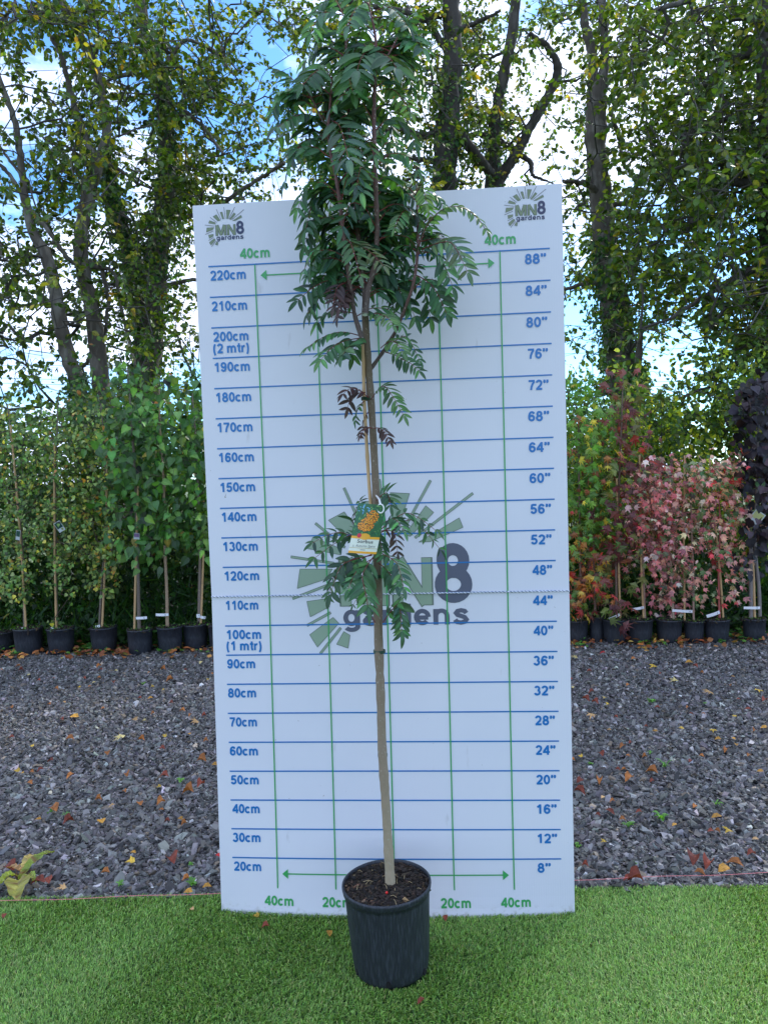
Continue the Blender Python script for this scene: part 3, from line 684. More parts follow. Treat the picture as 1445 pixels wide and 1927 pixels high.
def litter():
    mb = MB(); n = 2300; x = rng.uniform(-4.2, 4.2, n); y = ROWY(x)-.02-np.abs(rng.normal(size=n))*.14+rng.random(n)*.35
    k = (np.sin(x*5+2)+np.sin(x*13)+rng.normal(size=n)) > -.2; x, y = x[k], y[k]; n = len(x)
    scatter(mb, 'oval', np.stack([x, y, .02+rng.random(n)*.02], -1), norm(rng.normal(size=(n, 3))*np.array([1, 1, .3])), np.array([0, 0, 1])+.45*rng.normal(size=(n, 3)), rng.uniform(.03, .075, n),
            palette(n, [(.3,.1,.03), (.42,.2,.05), (.18,.06,.025), (.5,.33,.08)], [4, 3, 3, 1.2], .25), 1.3)
    mb.build('leaf_litter', M_dead, kind='stuff', label='brown and orange leaf litter gathered at the foot of the background pots', cat='leaf litter')
litter()

# ---------------------------------------------------------------- pots
def lathe(mb, prof, sides, c0, axis=(0, 0, 1), col=(1, 1, 1), wob=0, closed=False):
    ax = norm(np.array(axis, float)); a = norm(np.cross(ax, [0, 1, .01])); b = np.cross(ax, a); th = np.arange(sides)*2*math.pi/sides
    pr = np.array(prof, float); r = pr[:, 0][:, None]*(1+wob*np.sin(th*2+pr[:, 1][:, None]*3)[...]); 
    V = np.array(c0)+r[..., None]*(a*np.cos(th)[:, None]+b*np.sin(th)[:, None])[None]+ax*pr[:, 1][:, None, None]
    m = len(pr); i = np.arange(m-1)[:, None]*sides; j = np.arange(sides)[None]; k = (j+1) % sides
    mb.add(V.reshape(-1, 3), np.stack([i+j, i+k, i+sides+k, i+sides+j], -1).reshape(-1, 4)[:, ::-1], col)
def soil_part(parent, c, r, axis, n, big=1.0):
    ax = norm(np.array(axis, float)); mb = MB(); a = norm(np.cross(ax, [0, 1, .01])); b = np.cross(ax, a)
    rs = np.linspace(0, 1, 9)[1:]; th = np.arange(28)*2*math.pi/28
    V = [c+ax*.006]; 
    for q in rs: V += list(c+q*r*(a*np.cos(th)[:, None]+b*np.sin(th)[:, None])+ax*(rng.normal(size=28)*.003)[:, None])
    V = np.array(V); mb.add(V, np.array([(0, 1+j, 1+(j+1) % 28) for j in range(28)]), (.022,.015,.01))
    F = [(1+i*28+j, 1+(i+1)*28+j, 1+(i+1)*28+(j+1) % 28, 1+i*28+(j+1) % 28) for i in range(7) for j in range(28)]; mb.add(V, np.array(F), (.022,.015,.01))
    cube = np.array([(-1,-1,-1),(1,-1,-1),(1,1,-1),(-1,1,-1),(-1,-1,1),(1,-1,1),(1,1,1),(-1,1,1)], float)
    CF = np.array([(0,3,2,1),(4,5,6,7),(0,1,5,4),(1,2,6,5),(2,3,7,6),(3,0,4,7)])
    rr = r*np.sqrt(rng.random(n))*.97; tt = rng.uniform(0, 6.283, n); p = c+rr[:, None]*(a*np.cos(tt)[:, None]+b*np.sin(tt)[:, None])+ax*(rng.random(n)*.008)[:, None]
    v = cube[None]*(1+.5*rng.normal(size=(n, 8, 3)))*(np.array([.0045, .003, .003])*big*np.exp(.4*rng.normal(size=(n, 1, 3))))
    ang = rng.uniform(0, 6.283, n); X = v[..., 0]*np.cos(ang)[:, None]-v[..., 1]*np.sin(ang)[:, None]; Y = v[..., 0]*np.sin(ang)[:, None]+v[..., 1]*np.cos(ang)[:, None]
    V = np.stack([X, Y, v[..., 2]], -1)+p[:, None]
    mb.add(V.reshape(-1, 3), (CF[None]+(np.arange(n)*8)[:, None, None]).reshape(-1, 4), np.repeat(palette(n, [(.016,.011,.008), (.03,.02,.013), (.06,.038,.02), (.16,.1,.05)], [5, 4, 1.2, .25], .3), 8, axis=0))
    return mb.build('soil', M_soil, parent)

# ---- foreground pot and tree (one thing)
RIMC = at(727, 1659, POT0[1]-.004); AX = RIMC-POT0; H = float(np.linalg.norm(AX)); AX = AX/H
print('pot height', H, 'pot centre', POT0)
R1 = 85.0/ppm(POT0[1]-.0)*1.01; R0 = R1*.845
main = empty('potted_tree', POT0, 'tall young rowan tree with dark feathery leaves in the large black pot on the turf', 'potted tree')
mb = MB()
prof = [(0, .002), (R0*.93, .002), (R0*.985, .008), (R0*.998, .02)]
for s in np.linspace(.12, .93, 12): prof.append((R0+(R1*.965-R0)*s**.9, H*s*.97+.01))
prof += [(R1*.97, H*.935), (R1*.955, H*.945), (R1*.94, H*.93), (R1*.92, H*.8)]
lathe(mb, prof, 72, POT0, AX)
pot = mb.build('pot', M_pot, main, smooth=True)
mb = MB(); lathe(mb, [(R1*.958, H*.915), (R1*.985, H*.92), (R1*.99, H*.94), (R1*1.0, H*.955), (R1*1.005, H*.975), (R1*1.0, H*.992), (R1*.975, H*1.0), (R1*.955, H*.99), (R1*.945, H*.95)], 72, POT0, AX)
mb.build('rim', M_pot, pot, smooth=True)
mb = MB()
for a in (-1.66, -.55, -2.7, .4, 1.6):    # drain holes near the foot
    c = POT0+np.array([math.cos(a)*R0*1.0, math.sin(a)*R0*1.0, .018]); nn = np.array([math.cos(a), math.sin(a), 0]); tt_ = np.array([-math.sin(a), math.cos(a), 0])
    q = [c+nn*.002+tt_*math.cos(b)*.007+np.array([0, 0, 1])*math.sin(b)*.011 for b in np.arange(12)*math.pi/6]; q2 = [p-nn*.006 for p in q]
    mb = MB(); mb.add(np.array(q+q2), np.array([(i, (i+1) % 12, 12+(i+1) % 12, 12+i) for i in range(12)])); mb.add(np.array(q), np.arange(12)[None])
    mb.build('drain_hole', M_hole, pot)
SC = POT0+AX*(H*.935)
soil_part(main, SC, R1*.95, AX, 2600, 1.0)
mb = MB()
for _ in range(18):                       # pale fibres and twigs on the soil
    mb = MB()
    a = rng.uniform(0, 6.28); r = R1*.85*math.sqrt(rng.random()); p = SC+np.array([math.cos(a)*r, math.sin(a)*r, .012]); q = rng.normal(size=3)*np.array([.018, .018, .003])
    tube(mb, np.array([p, p+q*.5+[0, 0, .004], p+q]), .0008, 4, (.35,.26,.13)); mb.build('plant_fibre', M_twig, main)
YT = POT0[1]
def sph(mb, c, r, col, n=8):
    th = np.linspace(0, math.pi, n); prof = [(max(1e-5, r*math.sin(a)), -r*math.cos(a)) for a in th]; lathe(mb, prof, n+2, c, col=col)
mb = MB(); p = SC+np.array([.0, -.055, .012]); sph(mb, p, .004, (.7,.02,.015)); mb.build('fallen_berry', M_card, origin=p, label='tiny red berry lying on the soil in the large black pot', cat='berry')

def path3(L, Y, wy=0, n=None):
    L = np.array(L, float); P = np.array([np.r_[at(x, y, Y+wy*i/len(L)), w/2/ppm(Y)] for i, (x, y, w) in enumerate(L)])
    return smooth_path(P, n or len(L)*6)
TRUNK = path3([(735,1672,21),(731,1600,17.5),(725,1500,17),(719,1410,17.5),(716,1300,16.5),(712,1200,17),(711,1130,18),(710,1040,15.5),(708,950,14.5),(706,890,14),(700,780,13.5),(697,740,14),(690,650,14),(687,590,13)], YT, n=90)
YS = YT-.05
STEMS = [
 path3([(687,590,13),(692,540,11),(706,495,10),(710,430,9.5),(706,332,8.5),(703,213,7.5),(706,133,6.5),(708,66,5),(699,24,3.2),(694,4,2)], YS, -.10, 60),
 path3([(687,592,12),(686,540,11),(678,490,9),(669,382,8),(661,299,7),(656,200,6),(651,110,5.5),(650,66,5),(654,28,3),(652,10,2)], YS, .06, 60),
 path3([(683,642,9),(666,589,9),(659,536,8.5),(651,480,8),(640,382,7.5),(631,322,6.5),(620,282,6),(616,233,5),(623,160,3.5),(624,140,2)], YS, -.06, 50),
 path3([(692,702,8),(704,684,8),(722,658,7.5),(746,620,6.5),(760,585,6),(776,545,6),(784,500,5.5),(787,440,5),(785,380,3.5),(784,345,2)], YT, -.04, 40),
 path3([(616,235,3.5),(606,226,3.5),(590,190,3),(575,165,2.5),(567,150,2)], YT-.06, 0, 14),
 path3([(706,132,4),(722,118,3.5),(735,95,3),(748,70,2.5)], YT-.1, 0, 14)]
for s in STEMS[:4]: s[:, 1] += .02*np.sin(np.linspace(0, 9, len(s)))
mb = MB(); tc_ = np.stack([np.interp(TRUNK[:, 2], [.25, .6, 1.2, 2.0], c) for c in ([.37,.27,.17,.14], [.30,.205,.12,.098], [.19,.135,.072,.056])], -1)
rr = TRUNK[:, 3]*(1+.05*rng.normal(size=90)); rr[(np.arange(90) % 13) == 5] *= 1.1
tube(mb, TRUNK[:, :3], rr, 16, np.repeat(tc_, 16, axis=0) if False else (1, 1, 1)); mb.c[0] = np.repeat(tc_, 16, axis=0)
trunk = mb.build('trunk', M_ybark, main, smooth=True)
for s in STEMS:
    mb = MB(); tube(mb, s[:, :3], s[:, 3]*(1+.07*rng.normal(size=len(s))), 9)
    cc = np.linspace(0, 1, len(s))[:, None]; mb.c[0] = np.repeat(np.array([.085,.06,.045])*(1-cc)+np.array([.14,.045,.04])*cc, 9, axis=0)
    mb.build('branch', M_ybark, main, smooth=True)
# cane tied to the trunk
mb = MB(); C0, C1 = at(731, 1655, YT+.022), at(683, 648, YT+.0); C1[1] -= .0
CP = C0+(C1-C0)*np.linspace(0, 1, 60)[:, None]; CP[:, 0] -= .0*CP[:, 2]
CP = smooth_path(np.array([C0, at(716, 1230, YT+.02), at(706, 1040, YT+.016), at(695, 922, YT+.004), at(690, 840, YT-.002), at(685, 750, YT-.004), at(683, 648, YT-.004)]), 80)
rad = np.full(80, .0052); rad[::9] = .0062; tube(mb, CP, rad, 10); mb.build('bamboo_cane', M_cane, main, smooth=True)
mb = MB()
for (x, y, w) in ((691, 750, .017), (714, 1226, .017), (720, 1421, .0135), (711, 1084, .017)):
    c = at(x, y, YT+.004); P = c+np.array([[math.cos(a)*w, math.sin(a)*w, .0] for a in np.linspace(0, 2*math.pi, 20)])
    mb = MB()
    for k in range(5): tube(mb, P+np.array([0, 0, (k-2)*.0018]), .0013, 5)
    mb.build('tree_tie', M_tie, main)

# feathery leaves
FOL = MB(); RACH = MB(); LOW = MB()
GRN = [(.03,.085,.036), (.042,.115,.042), (.065,.16,.05), (.028,.07,.045)]
def frond(P, ll, npair, col=None, fol=FOL, twist=0., spread=1.0, red=True):
    """P: 3+ points of the midrib"""
    n = 14; Q = smooth_path(np.array(P), n); tube(RACH, Q, np.linspace(.0016, .0006, n), 4, (.17,.035,.03) if red else (.12,.13,.05), cap=False)
    T = norm(np.gradient(Q, axis=0)); ts = np.linspace(.2, .97, npair); pos = []; al = []; nr = []; sz = []
    up = np.array([0, -.45, .9])+.25*rng.normal(size=3); rot = twist
    for k, t in enumerate(ts):
        i = t*(n-1); a = int(i); f = i-a; p = Q[a]*(1-f)+Q[min(a+1, n-1)]*f; d = T[a]
        s = np.cross(d, up); s = s/max(np.linalg.norm(s), 1e-6); nn = np.cross(s, d)
        taper = (.72+.5*math.sin(math.pi*min(1, t*1.05))) if t < .8 else .85
        for sg in (-1, 1):
            dirn = s*sg*spread*.95+d*.55+np.array([0, 0, -.28])+.1*rng.normal(size=3)
            pos.append(p); al.append(dirn); nr.append(nn+.22*rng.normal(size=3)); sz.append(ll*taper*rng.uniform(.9, 1.1))
    pos.append(Q[-1]); al.append(T[-1]+np.array([0, 0, -.15])); nr.append(np.cross(norm(np.cross(T[-1], up)), T[-1])); sz.append(ll*.95)
    m = len(pos); c = palette(m, GRN, [4, 4, 2, 2], .12) if col is None else palette(m, [col], [1], .15)
    if col is None: c *= rng.uniform(.75, 1.35)
    scatter(fol, 'leaflet', np.array(pos), norm(np.array(al)), np.array(nr), np.array(sz), c, rng.uniform(.68, .88))
def fp(a, m, b, dy=-.06, ll=.055, npair=7, col=None, fol=FOL, Y=None, **k):
    Y = YT if Y is None else Y
    A, B_ = at(*a, Y-.02), at(*b, Y+dy*1.3); Mm = at(*m, Y+dy*.7)
    frond([A, .45*A+.55*Mm+np.array([0, 0, .004]), Mm, .5*Mm+.5*B_+np.array([0, 0, .006]), B_], ll, npair, col, fol, **k)
BR = (.05,.028,.025); LG = (.085,.17,.06); GG = (.065,.12,.075)
AR = [at(x, y, YT-.03-.01*i) for i, (x, y) in enumerate([(787,468),(796,436),(812,410),(834,391),(858,385),(882,394),(901,411),(915,434)])]
frond(AR, .034, 13, (.07,.15,.045)); tube(RACH, smooth_path(np.array(AR), 14), np.linspace(.0024, .001, 14), 5, (.12,.05,.03))
fp((786,473),(828,480),(852,540), -.05, .05, 6); fp((789,470),(848,452),(880,512), -.12, .048, 9, GG); fp((779,515),(815,538),(840,590), -.05, .045, 8)
fp((795,530),(801,562),(810,598), .02, .05, 5); fp((725,655),(764,630),(790,678), 0, .03, 9); fp((725,662),(757,676),(789,698), -.06, .035, 8); fp((716,655),(738,640),(758,662), -.08, .04, 6, LG)
fp((656,529),(612,528),(560,565), -.05, .046, 8); fp((666,589),(622,585),(597,608), 0, .045, 6); fp((679,632),(634,624),(580,652), -.04, .042, 8); fp((679,636),(636,646),(603,678), -.08, .045, 8)
fp((679,636),(660,650),(645,668), -.12, .055, 5); fp((679,638),(670,655),(664,668), .03, .05, 4); fp((690,590),(722,593),(740,612), -.12, .036, 9, LG)
fp((698,752),(722,722),(760,782), -.08, .036, 10, (.06,.13,.05)); fp((694,748),(665,730),(645,742), -.05, .032, 5, BR); fp((688,738),(662,745),(654,768), -.02, .034, 4, BR); fp((685,755),(673,770),(669,792), 0, .026, 5)
fp((700,806),(690,806),(678,820), -.04, .022, 5, BR); fp((704,806),(718,808),(734,830), -.05, .028, 6, BR); fp((693,775),(683,795),(680,815), .0, .02, 4, BR)
fp((640,378),(592,370),(575,432), -.06, .056, 7); fp((640,372),(590,350),(562,372), 0, .052, 6); fp((645,438),(605,462),(586,505), -.04, .05, 7); fp((648,470),(620,500),(598,545), -.03, .05, 6)
fp((616,232),(573,212),(520,240), -.08, .05, 9); fp((590,190),(560,174),(527,172), -.03, .055, 7); fp((575,165),(552,150),(527,132), 0, .05, 6); fp((613,252),(566,240),(528,258), .04, .055, 7); fp((612,262),(575,262),(552,290), -.07, .05, 6)
fp((704,92),(745,68),(780,28), -.05, .062, 7); fp((722,118),(768,62),(797,92), -.1, .055, 8); fp((708,171),(741,167),(774,212), -.12, .038, 7, (.10,.21,.05)); fp((703,97),(728,104),(746,128), -.18, .07, 6, (.05,.1,.045)); fp((703,97),(684,100),(672,132), -.16, .07, 6)
fp((622,226),(640,236),(656,300), -.2, .062, 7, (.06,.11,.065)); fp((653,30),(605,22),(585,62), -.05, .05, 8); fp((650,66),(612,58),(592,92), .03, .05, 7); fp((651,40),(630,-5),(600,10), 0, .05, 7)
fp((699,22),(735,12),(768,50), -.08, .055, 8); fp((699,24),(672,10),(655,48), -.1, .055, 8); fp((705,60),(740,38),(760,60), .05, .05, 7); fp((694,8),(700,-8),(722,-2), 0, .035, 6, LG); fp((695,10),(684,-6),(668,2), 0, .035, 6, LG)
fp((623,150),(600,130),(570,160), -.1, .055, 7); fp((623,148),(650,128),(664,172), -.12, .062, 7, (.06,.15,.045)); fp((623,146),(604,120),(590,140), -.04, .05, 6, (.06,.14,.045)); fp((650,105),(610,85),(575,112), .05, .055, 7); fp((651,112),(632,95),(618,60), .03, .055, 6)
fp((784,360),(795,350),(803,384), -.05, .034, 6, LG); fp((785,380),(765,362),(745,385), -.03, .045, 6); fp((786,400),(760,395),(742,430), -.08, .03, 9, LG); fp((787,440),(812,425),(806,470), .03, .035, 6); fp((706,380),(750,350),(778,372), .02, .05, 7)
fp((787,430),(815,405),(812,425), -.03, .03, 5); fp((787,455),(835,448),(868,478), .0, .046, 8, (.07,.11,.08)); fp((640,452),(680,462),(722,500), -.15, .04, 9, (.09,.12,.05)); fp((640,450),(660,455),(678,520), -.17, .04, 8, (.06,.12,.045))
# leaves all round the stems
def clad(stem, s0, s1, n, ll=.046, L=(.13, .21), spread=1.0, fol=FOL, xlim=None):
    for k in range(n):
        t = s0+(s1-s0)*(k+rng.random())/n; p = stem[int(t*(len(stem)-1)), :3]; a = k*2.4+rng.normal()*.5; a = -a if (math.sin(a) < 0 and rng.random() < .9) else a; l = rng.uniform(*L)
        h = np.array([math.cos(a)*spread, math.sin(a)*.85, 0]); up = rng.uniform(.15, .75)
        q1 = p+h*l*.35+np.array([0, 0, l*up*.45]); q2 = p+h*l*.75+np.array([0, 0, l*(up*.45-.02)]); q3 = p+h*l+np.array([0, 0, l*(up*.3-rng.uniform(.15, .5))])
        frond([p, q1, q2, q3], ll*rng.uniform(.8, 1.15), int(rng.integers(6, 9)), fol=fol)
clad(STEMS[0], .06, .5, 13, .046, (.11,.17), .9); clad(STEMS[1], .05, .5, 13, .046, (.11,.17), .95); clad(STEMS[2], .1, .6, 11, .044, (.1,.16), .9); clad(STEMS[3], .7, 1, 5, .04, (.09,.13), .6)
clad(STEMS[0], .17, .97, 30, spread=.68); clad(STEMS[1], .14, .97, 30, spread=.72); clad(STEMS[2], .2, .95, 26, spread=.75); clad(STEMS[3], .45, .97, 9, .042, (.1, .17), .75); clad(STEMS[4], .3, .98, 8, .048, (.1,.15)); clad(STEMS[5], .3, .98, 8, .05, (.1,.16))
for _ in range(5):   # older maroon leaves low in the crown
    y = rng.uniform(520, 580); x = rng.uniform(628, 668); fp((664,y-10),(x,y),(x-rng.uniform(5,22),y+rng.uniform(20,45)), rng.uniform(-.12,.05), .035, 6, BR)
# lower tuft round the trunk
for a in [((700,1035),(665,1003),(590,1052)), ((697,1030),(640,1000),(588,1022)), ((700,1030),(662,985),(678,942)), ((700,1045),(635,1062),(617,1125)), ((702,1042),(670,1060),(640,1098)), ((705,1045),(680,1083),(694,1142)),
          ((712,1000),(765,962),(822,1000)), ((712,1005),(775,975),(829,1035)), ((714,1040),(748,1060),(760,1108)), ((720,1172),(752,1132),(756,1188)), ((708,942),(728,926),(735,952)), 
          ((704,1050),(672,1072),(655,1110)), ((712,1060),(732,1078),(745,1102)), ((714,990),(742,975),(760,1000)), ((703,990),(712,1010),(722,1046)), ]:
    fp(*a, rng.uniform(-.1, 0), .037, 7, None, LOW)
fp((705,1045),(680,1083),(692,1142), -.12, .056, 7, None, LOW); fp((700,1045),(642,1062),(622,1118), -.08, .047, 6, (.03,.075,.035), LOW); fp((720,1172),(752,1132),(756,1192), -.02, .05, 7, (.04,.1,.04), LOW); fp((706,1172),(676,1125),(664,1140), -.02, .018, 5, None, LOW)
fp((712,1000),(742,1000),(748,1040), -.03, .03, 6, (.06,.04,.03), LOW)
FOL.build('crown', M_sorb, main); LOW.build('lower_foliage', M_sorb, main); RACH.build('leaf_stalks', M_twig, main)
print('sorbus verts', FOL.n)

# ---------------------------------------------------------------- picture tag hanging on the tree
TY = YT-.155
q = {k: at(x, y, TY) for k, (x, y) in dict(tl=(674,946), tr=(727,951), br=(708,1043), bl=(655,1040)).items()}
def tp(u, v, off=0.0):
    u = np.asarray(u, float); v = np.asarray(v, float)
    P = (q['bl']*(1-u)[..., None]+q['br']*u[..., None])*(1-v)[..., None]+(q['tl']*(1-u)[..., None]+q['tr']*u[..., None])*v[..., None]
    P[..., 1] += -.006*np.sin(u*math.pi)-off
    return P
tag = empty('plant_tag', q['tl'], 'glossy printed plant tag with a photo of orange berries, hanging on the rowan trunk', 'plant tag')
def card_grid(mb, u0, u1, v0, v1, col, off, n=8):
    U, V = np.meshgrid(np.linspace(u0, u1, n+1), np.linspace(v0, v1, 5)); i = (np.arange(4)[:, None]*(n+1)+np.arange(n)[None]).ravel()
    mb.add(tp(U, V, off), np.stack([i, i+1, i+n+2, i+n+1], -1), col)
mb = MB(); card_grid(mb, 0, 1, 0, 1, (.72,.75,.62), 0); card_grid(mb, 0, 1, 0, 1, (.7,.7,.7), -.0008)
card_grid(mb, 0, 1, 0, .045, (.8,.38,.03), .0004); card_grid(mb, 0, 1, .295, .345, (.8,.38,.03), .0004); card_grid(mb, .0, 1, .105, .112, (.45,.3,.08), .0004)
mb.build('card', M_card, tag)
mb = MB()
U, V = np.meshgrid(np.linspace(0, 1, 17), np.linspace(.345, 1, 17)); i = (np.arange(16)[:, None]*17+np.arange(16)[None]).ravel()
mb.add(tp(U, V, .0004), np.stack([i, i+1, i+18, i+17], -1), (.03,.13,.05))
def blob(mb, u, v, r, col, off, n=8, asp=.58):
    a = np.arange(n)*2*math.pi/n; mb.add(tp(u+np.cos(a)*r, v+np.sin(a)*r*asp, off), np.arange(n)[None], col)
for _ in range(150):
    u, v = rng.random(), rng.uniform(.36, .99)
    c = [(.03,.12,.05), (.08,.27,.06), (.02,.07,.04), (.2,.42,.12), (.04,.2,.12)][rng.integers(5)]
    if u < .45 and v > .8: c = [(.18,.45,.75), (.1,.3,.6), (.05,.2,.2)][rng.integers(3)]
    r = rng.uniform(.03, .07); a0 = rng.uniform(0, 6.28); p = np.array([(-1,0),(0,.3),(1,0),(0,-.3)])*r; ca, sa = math.cos(a0), math.sin(a0); p = p@np.array([[ca, sa], [-sa, ca]])
    uu = np.clip(u+p[:, 0], 0, 1); vv = np.clip(v+p[:, 1]*.6, .347, 1); mb.add(tp(uu, vv, .0006+rng.random()*.0001), np.arange(4)[None], c)
for (cu_, cv, ru, rv, n) in ((.43,.57,.27,.125,120), (.58,.74,.22,.13,70)):
    for _ in range(n):
        a = rng.uniform(0, 6.28); r = math.sqrt(rng.random()); u, v = cu_+ru*r*math.cos(a), cv+rv*r*math.sin(a); k = rng.random()
        blob(mb, u, v, .033, (.35,.09,.015), .0008+.0003*k); blob(mb, u-.004, v+.003, .023, (.88,.25+.16*k,.03), .00083+.0003*k)
blob(mb, .47, .345, .19, (.8,.38,.03), .0011, 14, .35); blob(mb, .27, .36, .08, (.6,.02,.06), .0012)
mb.build('berry_picture', M_card, tag)
mb = MB(); pt = lambda off: (lambda U, V: tp(U, V, off))
put_text(mb, 'Sorbus', pt(.0006), .24, .56, .212, .07, (.05,.05,.06), .01, ref='S'); put_text(mb, 'a. Autumn Spire', pt(.0006), .1, .8, .13, .052, (.2,.2,.2), .0, ref='A', shear=.25)
card_grid(mb, .4, .58, .07, .082, (.2,.2,.2), .0006, 2)
mb.build('tag_lettering', M_card, tag)
mb = MB(); c = at(716, 957, TY); a = np.linspace(0, 2*math.pi, 18); P = c+np.stack([np.cos(a)*.009, a*0-.003, np.sin(a)*.012], -1); tube(mb, P, .0022, 6, (.75,.74,.7))
P = np.array([at(716, 951, TY), at(714, 940, TY+.05), at(708, 933, TY+.14)]); tube(mb, smooth_path(P, 8), .003, 6, (.75,.74,.7)); mb.build('hook', M_card, tag, smooth=True)

# ---------------------------------------------------------------- potted trees in the background rows
def bgpot(spec):
    x0, x1, rimy, basey = spec['pot']; cx = (x0+x1)/2
    F = ground(cx, basey); r1 = (x1-x0)/2/ppm(F[1]+.1); C = F+np.array([0, r1*.9, 0]); C[2] = 0; Y = C[1]
    h = at(cx, rimy, Y-r1)[2]; r0 = r1*.84
    o = empty('potted_tree', C, spec['label'], 'potted tree', spec['group'])
    mb = MB(); lathe(mb, [(0, .002), (r0*.96, .002), (r0, .012), (r0+(r1-r0)*.5, h*.5), (r1*.96, h*.92), (r1*.97, h*.925), (r1*1.0, h*.95), (r1*1.0, h*.985), (r1*.97, h), (r1*.94, h*.99), (r1*.92, h*.9)], 36, C, wob=.01)
    mb.build('pot', M_pot, o, smooth=True)
    soil_part(o, C+np.array([0, 0, h*.93]), r1*.93, (0, 0, 1), 160, 2.2)
    mb = MB(); n = 90; a = rng.uniform(0, 6.28, n); rr = r1*.9*np.sqrt(rng.random(n))
    scatter(mb, 'oval', C+np.stack([np.cos(a)*rr, np.sin(a)*rr, h*.95+rng.random(n)*.02], -1), norm(rng.normal(size=(n, 3))*[1, 1, .5]), np.array([0, 0, 1])+.4*rng.normal(size=(n, 3)), rng.uniform(.012, .03, n), palette(n, [(.04,.13,.02), (.1,.2,.03)], [1, 1], .2))
    mb.build('surface_weeds', M_leaf2, o)
    nodes = []
    for L, kind in spec['stems']:
        P = np.array([np.r_[at(x, y, Y-.01*(kind == 'cane')), w/2/ppm(Y)] for x, y, w in L])
        b = P[0].copy(); b[2] = h*.9; b[0] = P[0][0]; P = np.r_[[b], P]; Q = smooth_path(P, 26)
        mb = MB(); tube(mb, Q[:, :3], Q[:, 3], 7, spec.get('bark', (.14,.11,.08)))
        mb.build('cane' if kind == 'cane' else 'stem', M_cane if kind == 'cane' else M_ybark, o, smooth=True)
        if kind == 'stem': nodes.append(Q[4:, :3])
    nodes = np.concatenate(nodes)
    T = []; cnt = []
    for (px, py, rx, ry, n) in spec['blobs']:
        for _ in range(n):
            a = rng.uniform(0, 6.28); r = math.sqrt(rng.random()); T.append(at(px+rx*r*math.cos(a), py+ry*r*math.sin(a), Y+rng.normal()*spec.get('dep', .16)))
    T = np.array(T); T = T[T[:, 2] > .1]
    A, par, w, paths, root = grow(nodes, T, step=.12, sag=.1)
    mb = MB(); branch_tubes(mb, A, w, paths, .0013, .42, 4, spec.get('twig', (.08,.05,.035)), .007); mb.build('twigs', M_twig, o)
    k = spec.get('k', 5); n = len(T); qi = np.repeat(np.arange(n), k); m = len(qi); s = spec['size']
    pos = T[qi]+rng.normal(size=(m, 3))*s*spec.get('spread', .8)
    al = norm(np.array([0, -.35, -spec.get('hang', .8)])+.6*rng.normal(size=(m, 3))); nr = np.array([0, -.75, .6])+.5*rng.normal(size=(m, 3))
    if callable(spec['cols']): c = spec['cols'](pos, m, at(spec['blobs'][0][0], 900, Y))
    else: c = palette(m, *spec['cols'], .3)
    mb = MB(); scatter(mb, spec['leaf'], pos, al, nr, s*rng.uniform(.6, 1.25, m), c, spec.get('wid', 1.1)); mb.build('crown', M_leaf2, o)
    for (x, y, wx, wy, ang, yo) in spec.get('tape', []):
        mb = MB(); c = at(x, y, Y-.03); u = np.array([math.cos(ang), 0, math.sin(ang)])*wx/2/ppm(Y); v = np.array([-math.sin(ang), 0, math.cos(ang)])*wy/2/ppm(Y); g = np.linspace(-1, 1, 7)
        V = np.array([[c+u*t+np.array([0, .01*t*t-.008, 0])+v*e for t in g] for e in (-1, 1)]); Vb = V+np.array([0, .0008, 0]); i = np.arange(6)
        mb.add(np.concatenate([V.reshape(-1, 3), Vb.reshape(-1, 3)]), np.concatenate([np.stack([i, i+1, i+8, i+7], -1), np.stack([i+14, i+21, i+22, i+15], -1)]), (.8,.8,.8)); mb.build('label_band', M_white, o)
        mb = MB(); p = c+u*.55+np.array([0, -.0088, 0]); aa = np.arange(8)*math.pi/4; mb.add(p+np.stack([np.cos(aa)*.004, 0*aa, np.sin(aa)*.004], -1), np.arange(8)[None], (.03,.03,.03)); mb.build('label_mark', M_card, o)
    for (x, y, wx, wy, ang, col) in spec.get('tags', []):
        c = at(x, y, Y-.12); u = np.array([math.cos(ang), 0, math.sin(ang)])*wx/2/ppm(Y); v = np.array([-math.sin(ang), -.2, math.cos(ang)])*wy/2/ppm(Y)
        mb = MB(); V = np.array([c-u-v, c+u-v, c+u+v, c-u+v]); mb.add(np.r_[V, V+[0, .001, 0]], np.array([(0,1,2,3),(7,6,5,4)]), (.55,.6,.58))
        mb.add(np.array([c-u*.85-v*.3, c+u*.85-v*.3, c+u*.85+v*.85, c-u*.85+v*.85])-[0, .001, 0], np.array([(0,1,2,3)]), col)
        mb.build('picture_card', M_card, o)
    return o
GL, GRr = 'potted trees in the left background row', 'potted trees in the right background row'
BIRCH = ([(.08,.16,.035), (.13,.23,.05), (.22,.29,.08), (.5,.45,.07), (.5,.25,.05)], [5, 5, 3, 1.2, .25])
BIG = ([(.035,.10,.022), (.06,.16,.03), (.12,.25,.045), (.36,.3,.05)], [4, 5, 3, .12])
def gum(pos, m, ref):
    z = pos[:, 2]; x = pos[:, 0]; k = np.clip((1.95-z)/1.35, 0, 1)+.25*rng.normal(size=m)+.25*np.sin(z*5+x*3)
    c = palette(m, [(.08,.19,.03), (.13,.27,.04)], [1, 1], .2); a = k > .35; c[a] = palette(int(a.sum()), [(.18,.3,.04), (.55,.45,.05), (.09,.2,.04), (.3,.11,.05)], [3, 1.6, 3, 2], .2)
    a = k > .85; c[a] = palette(int(a.sum()), [(.42,.16,.045), (.4,.05,.04), (.5,.36,.06), (.2,.08,.05), (.12,.17,.04)], [3, 1.6, 1.5, 2, 2], .2); return c
def maroon(pos, m, ref):
    z = pos[:, 2]; c = palette(m, [(.19,.06,.05), (.12,.045,.045), (.35,.05,.04), (.16,.17,.05)], [4, 2.5, .6, 3.5], .2); return c
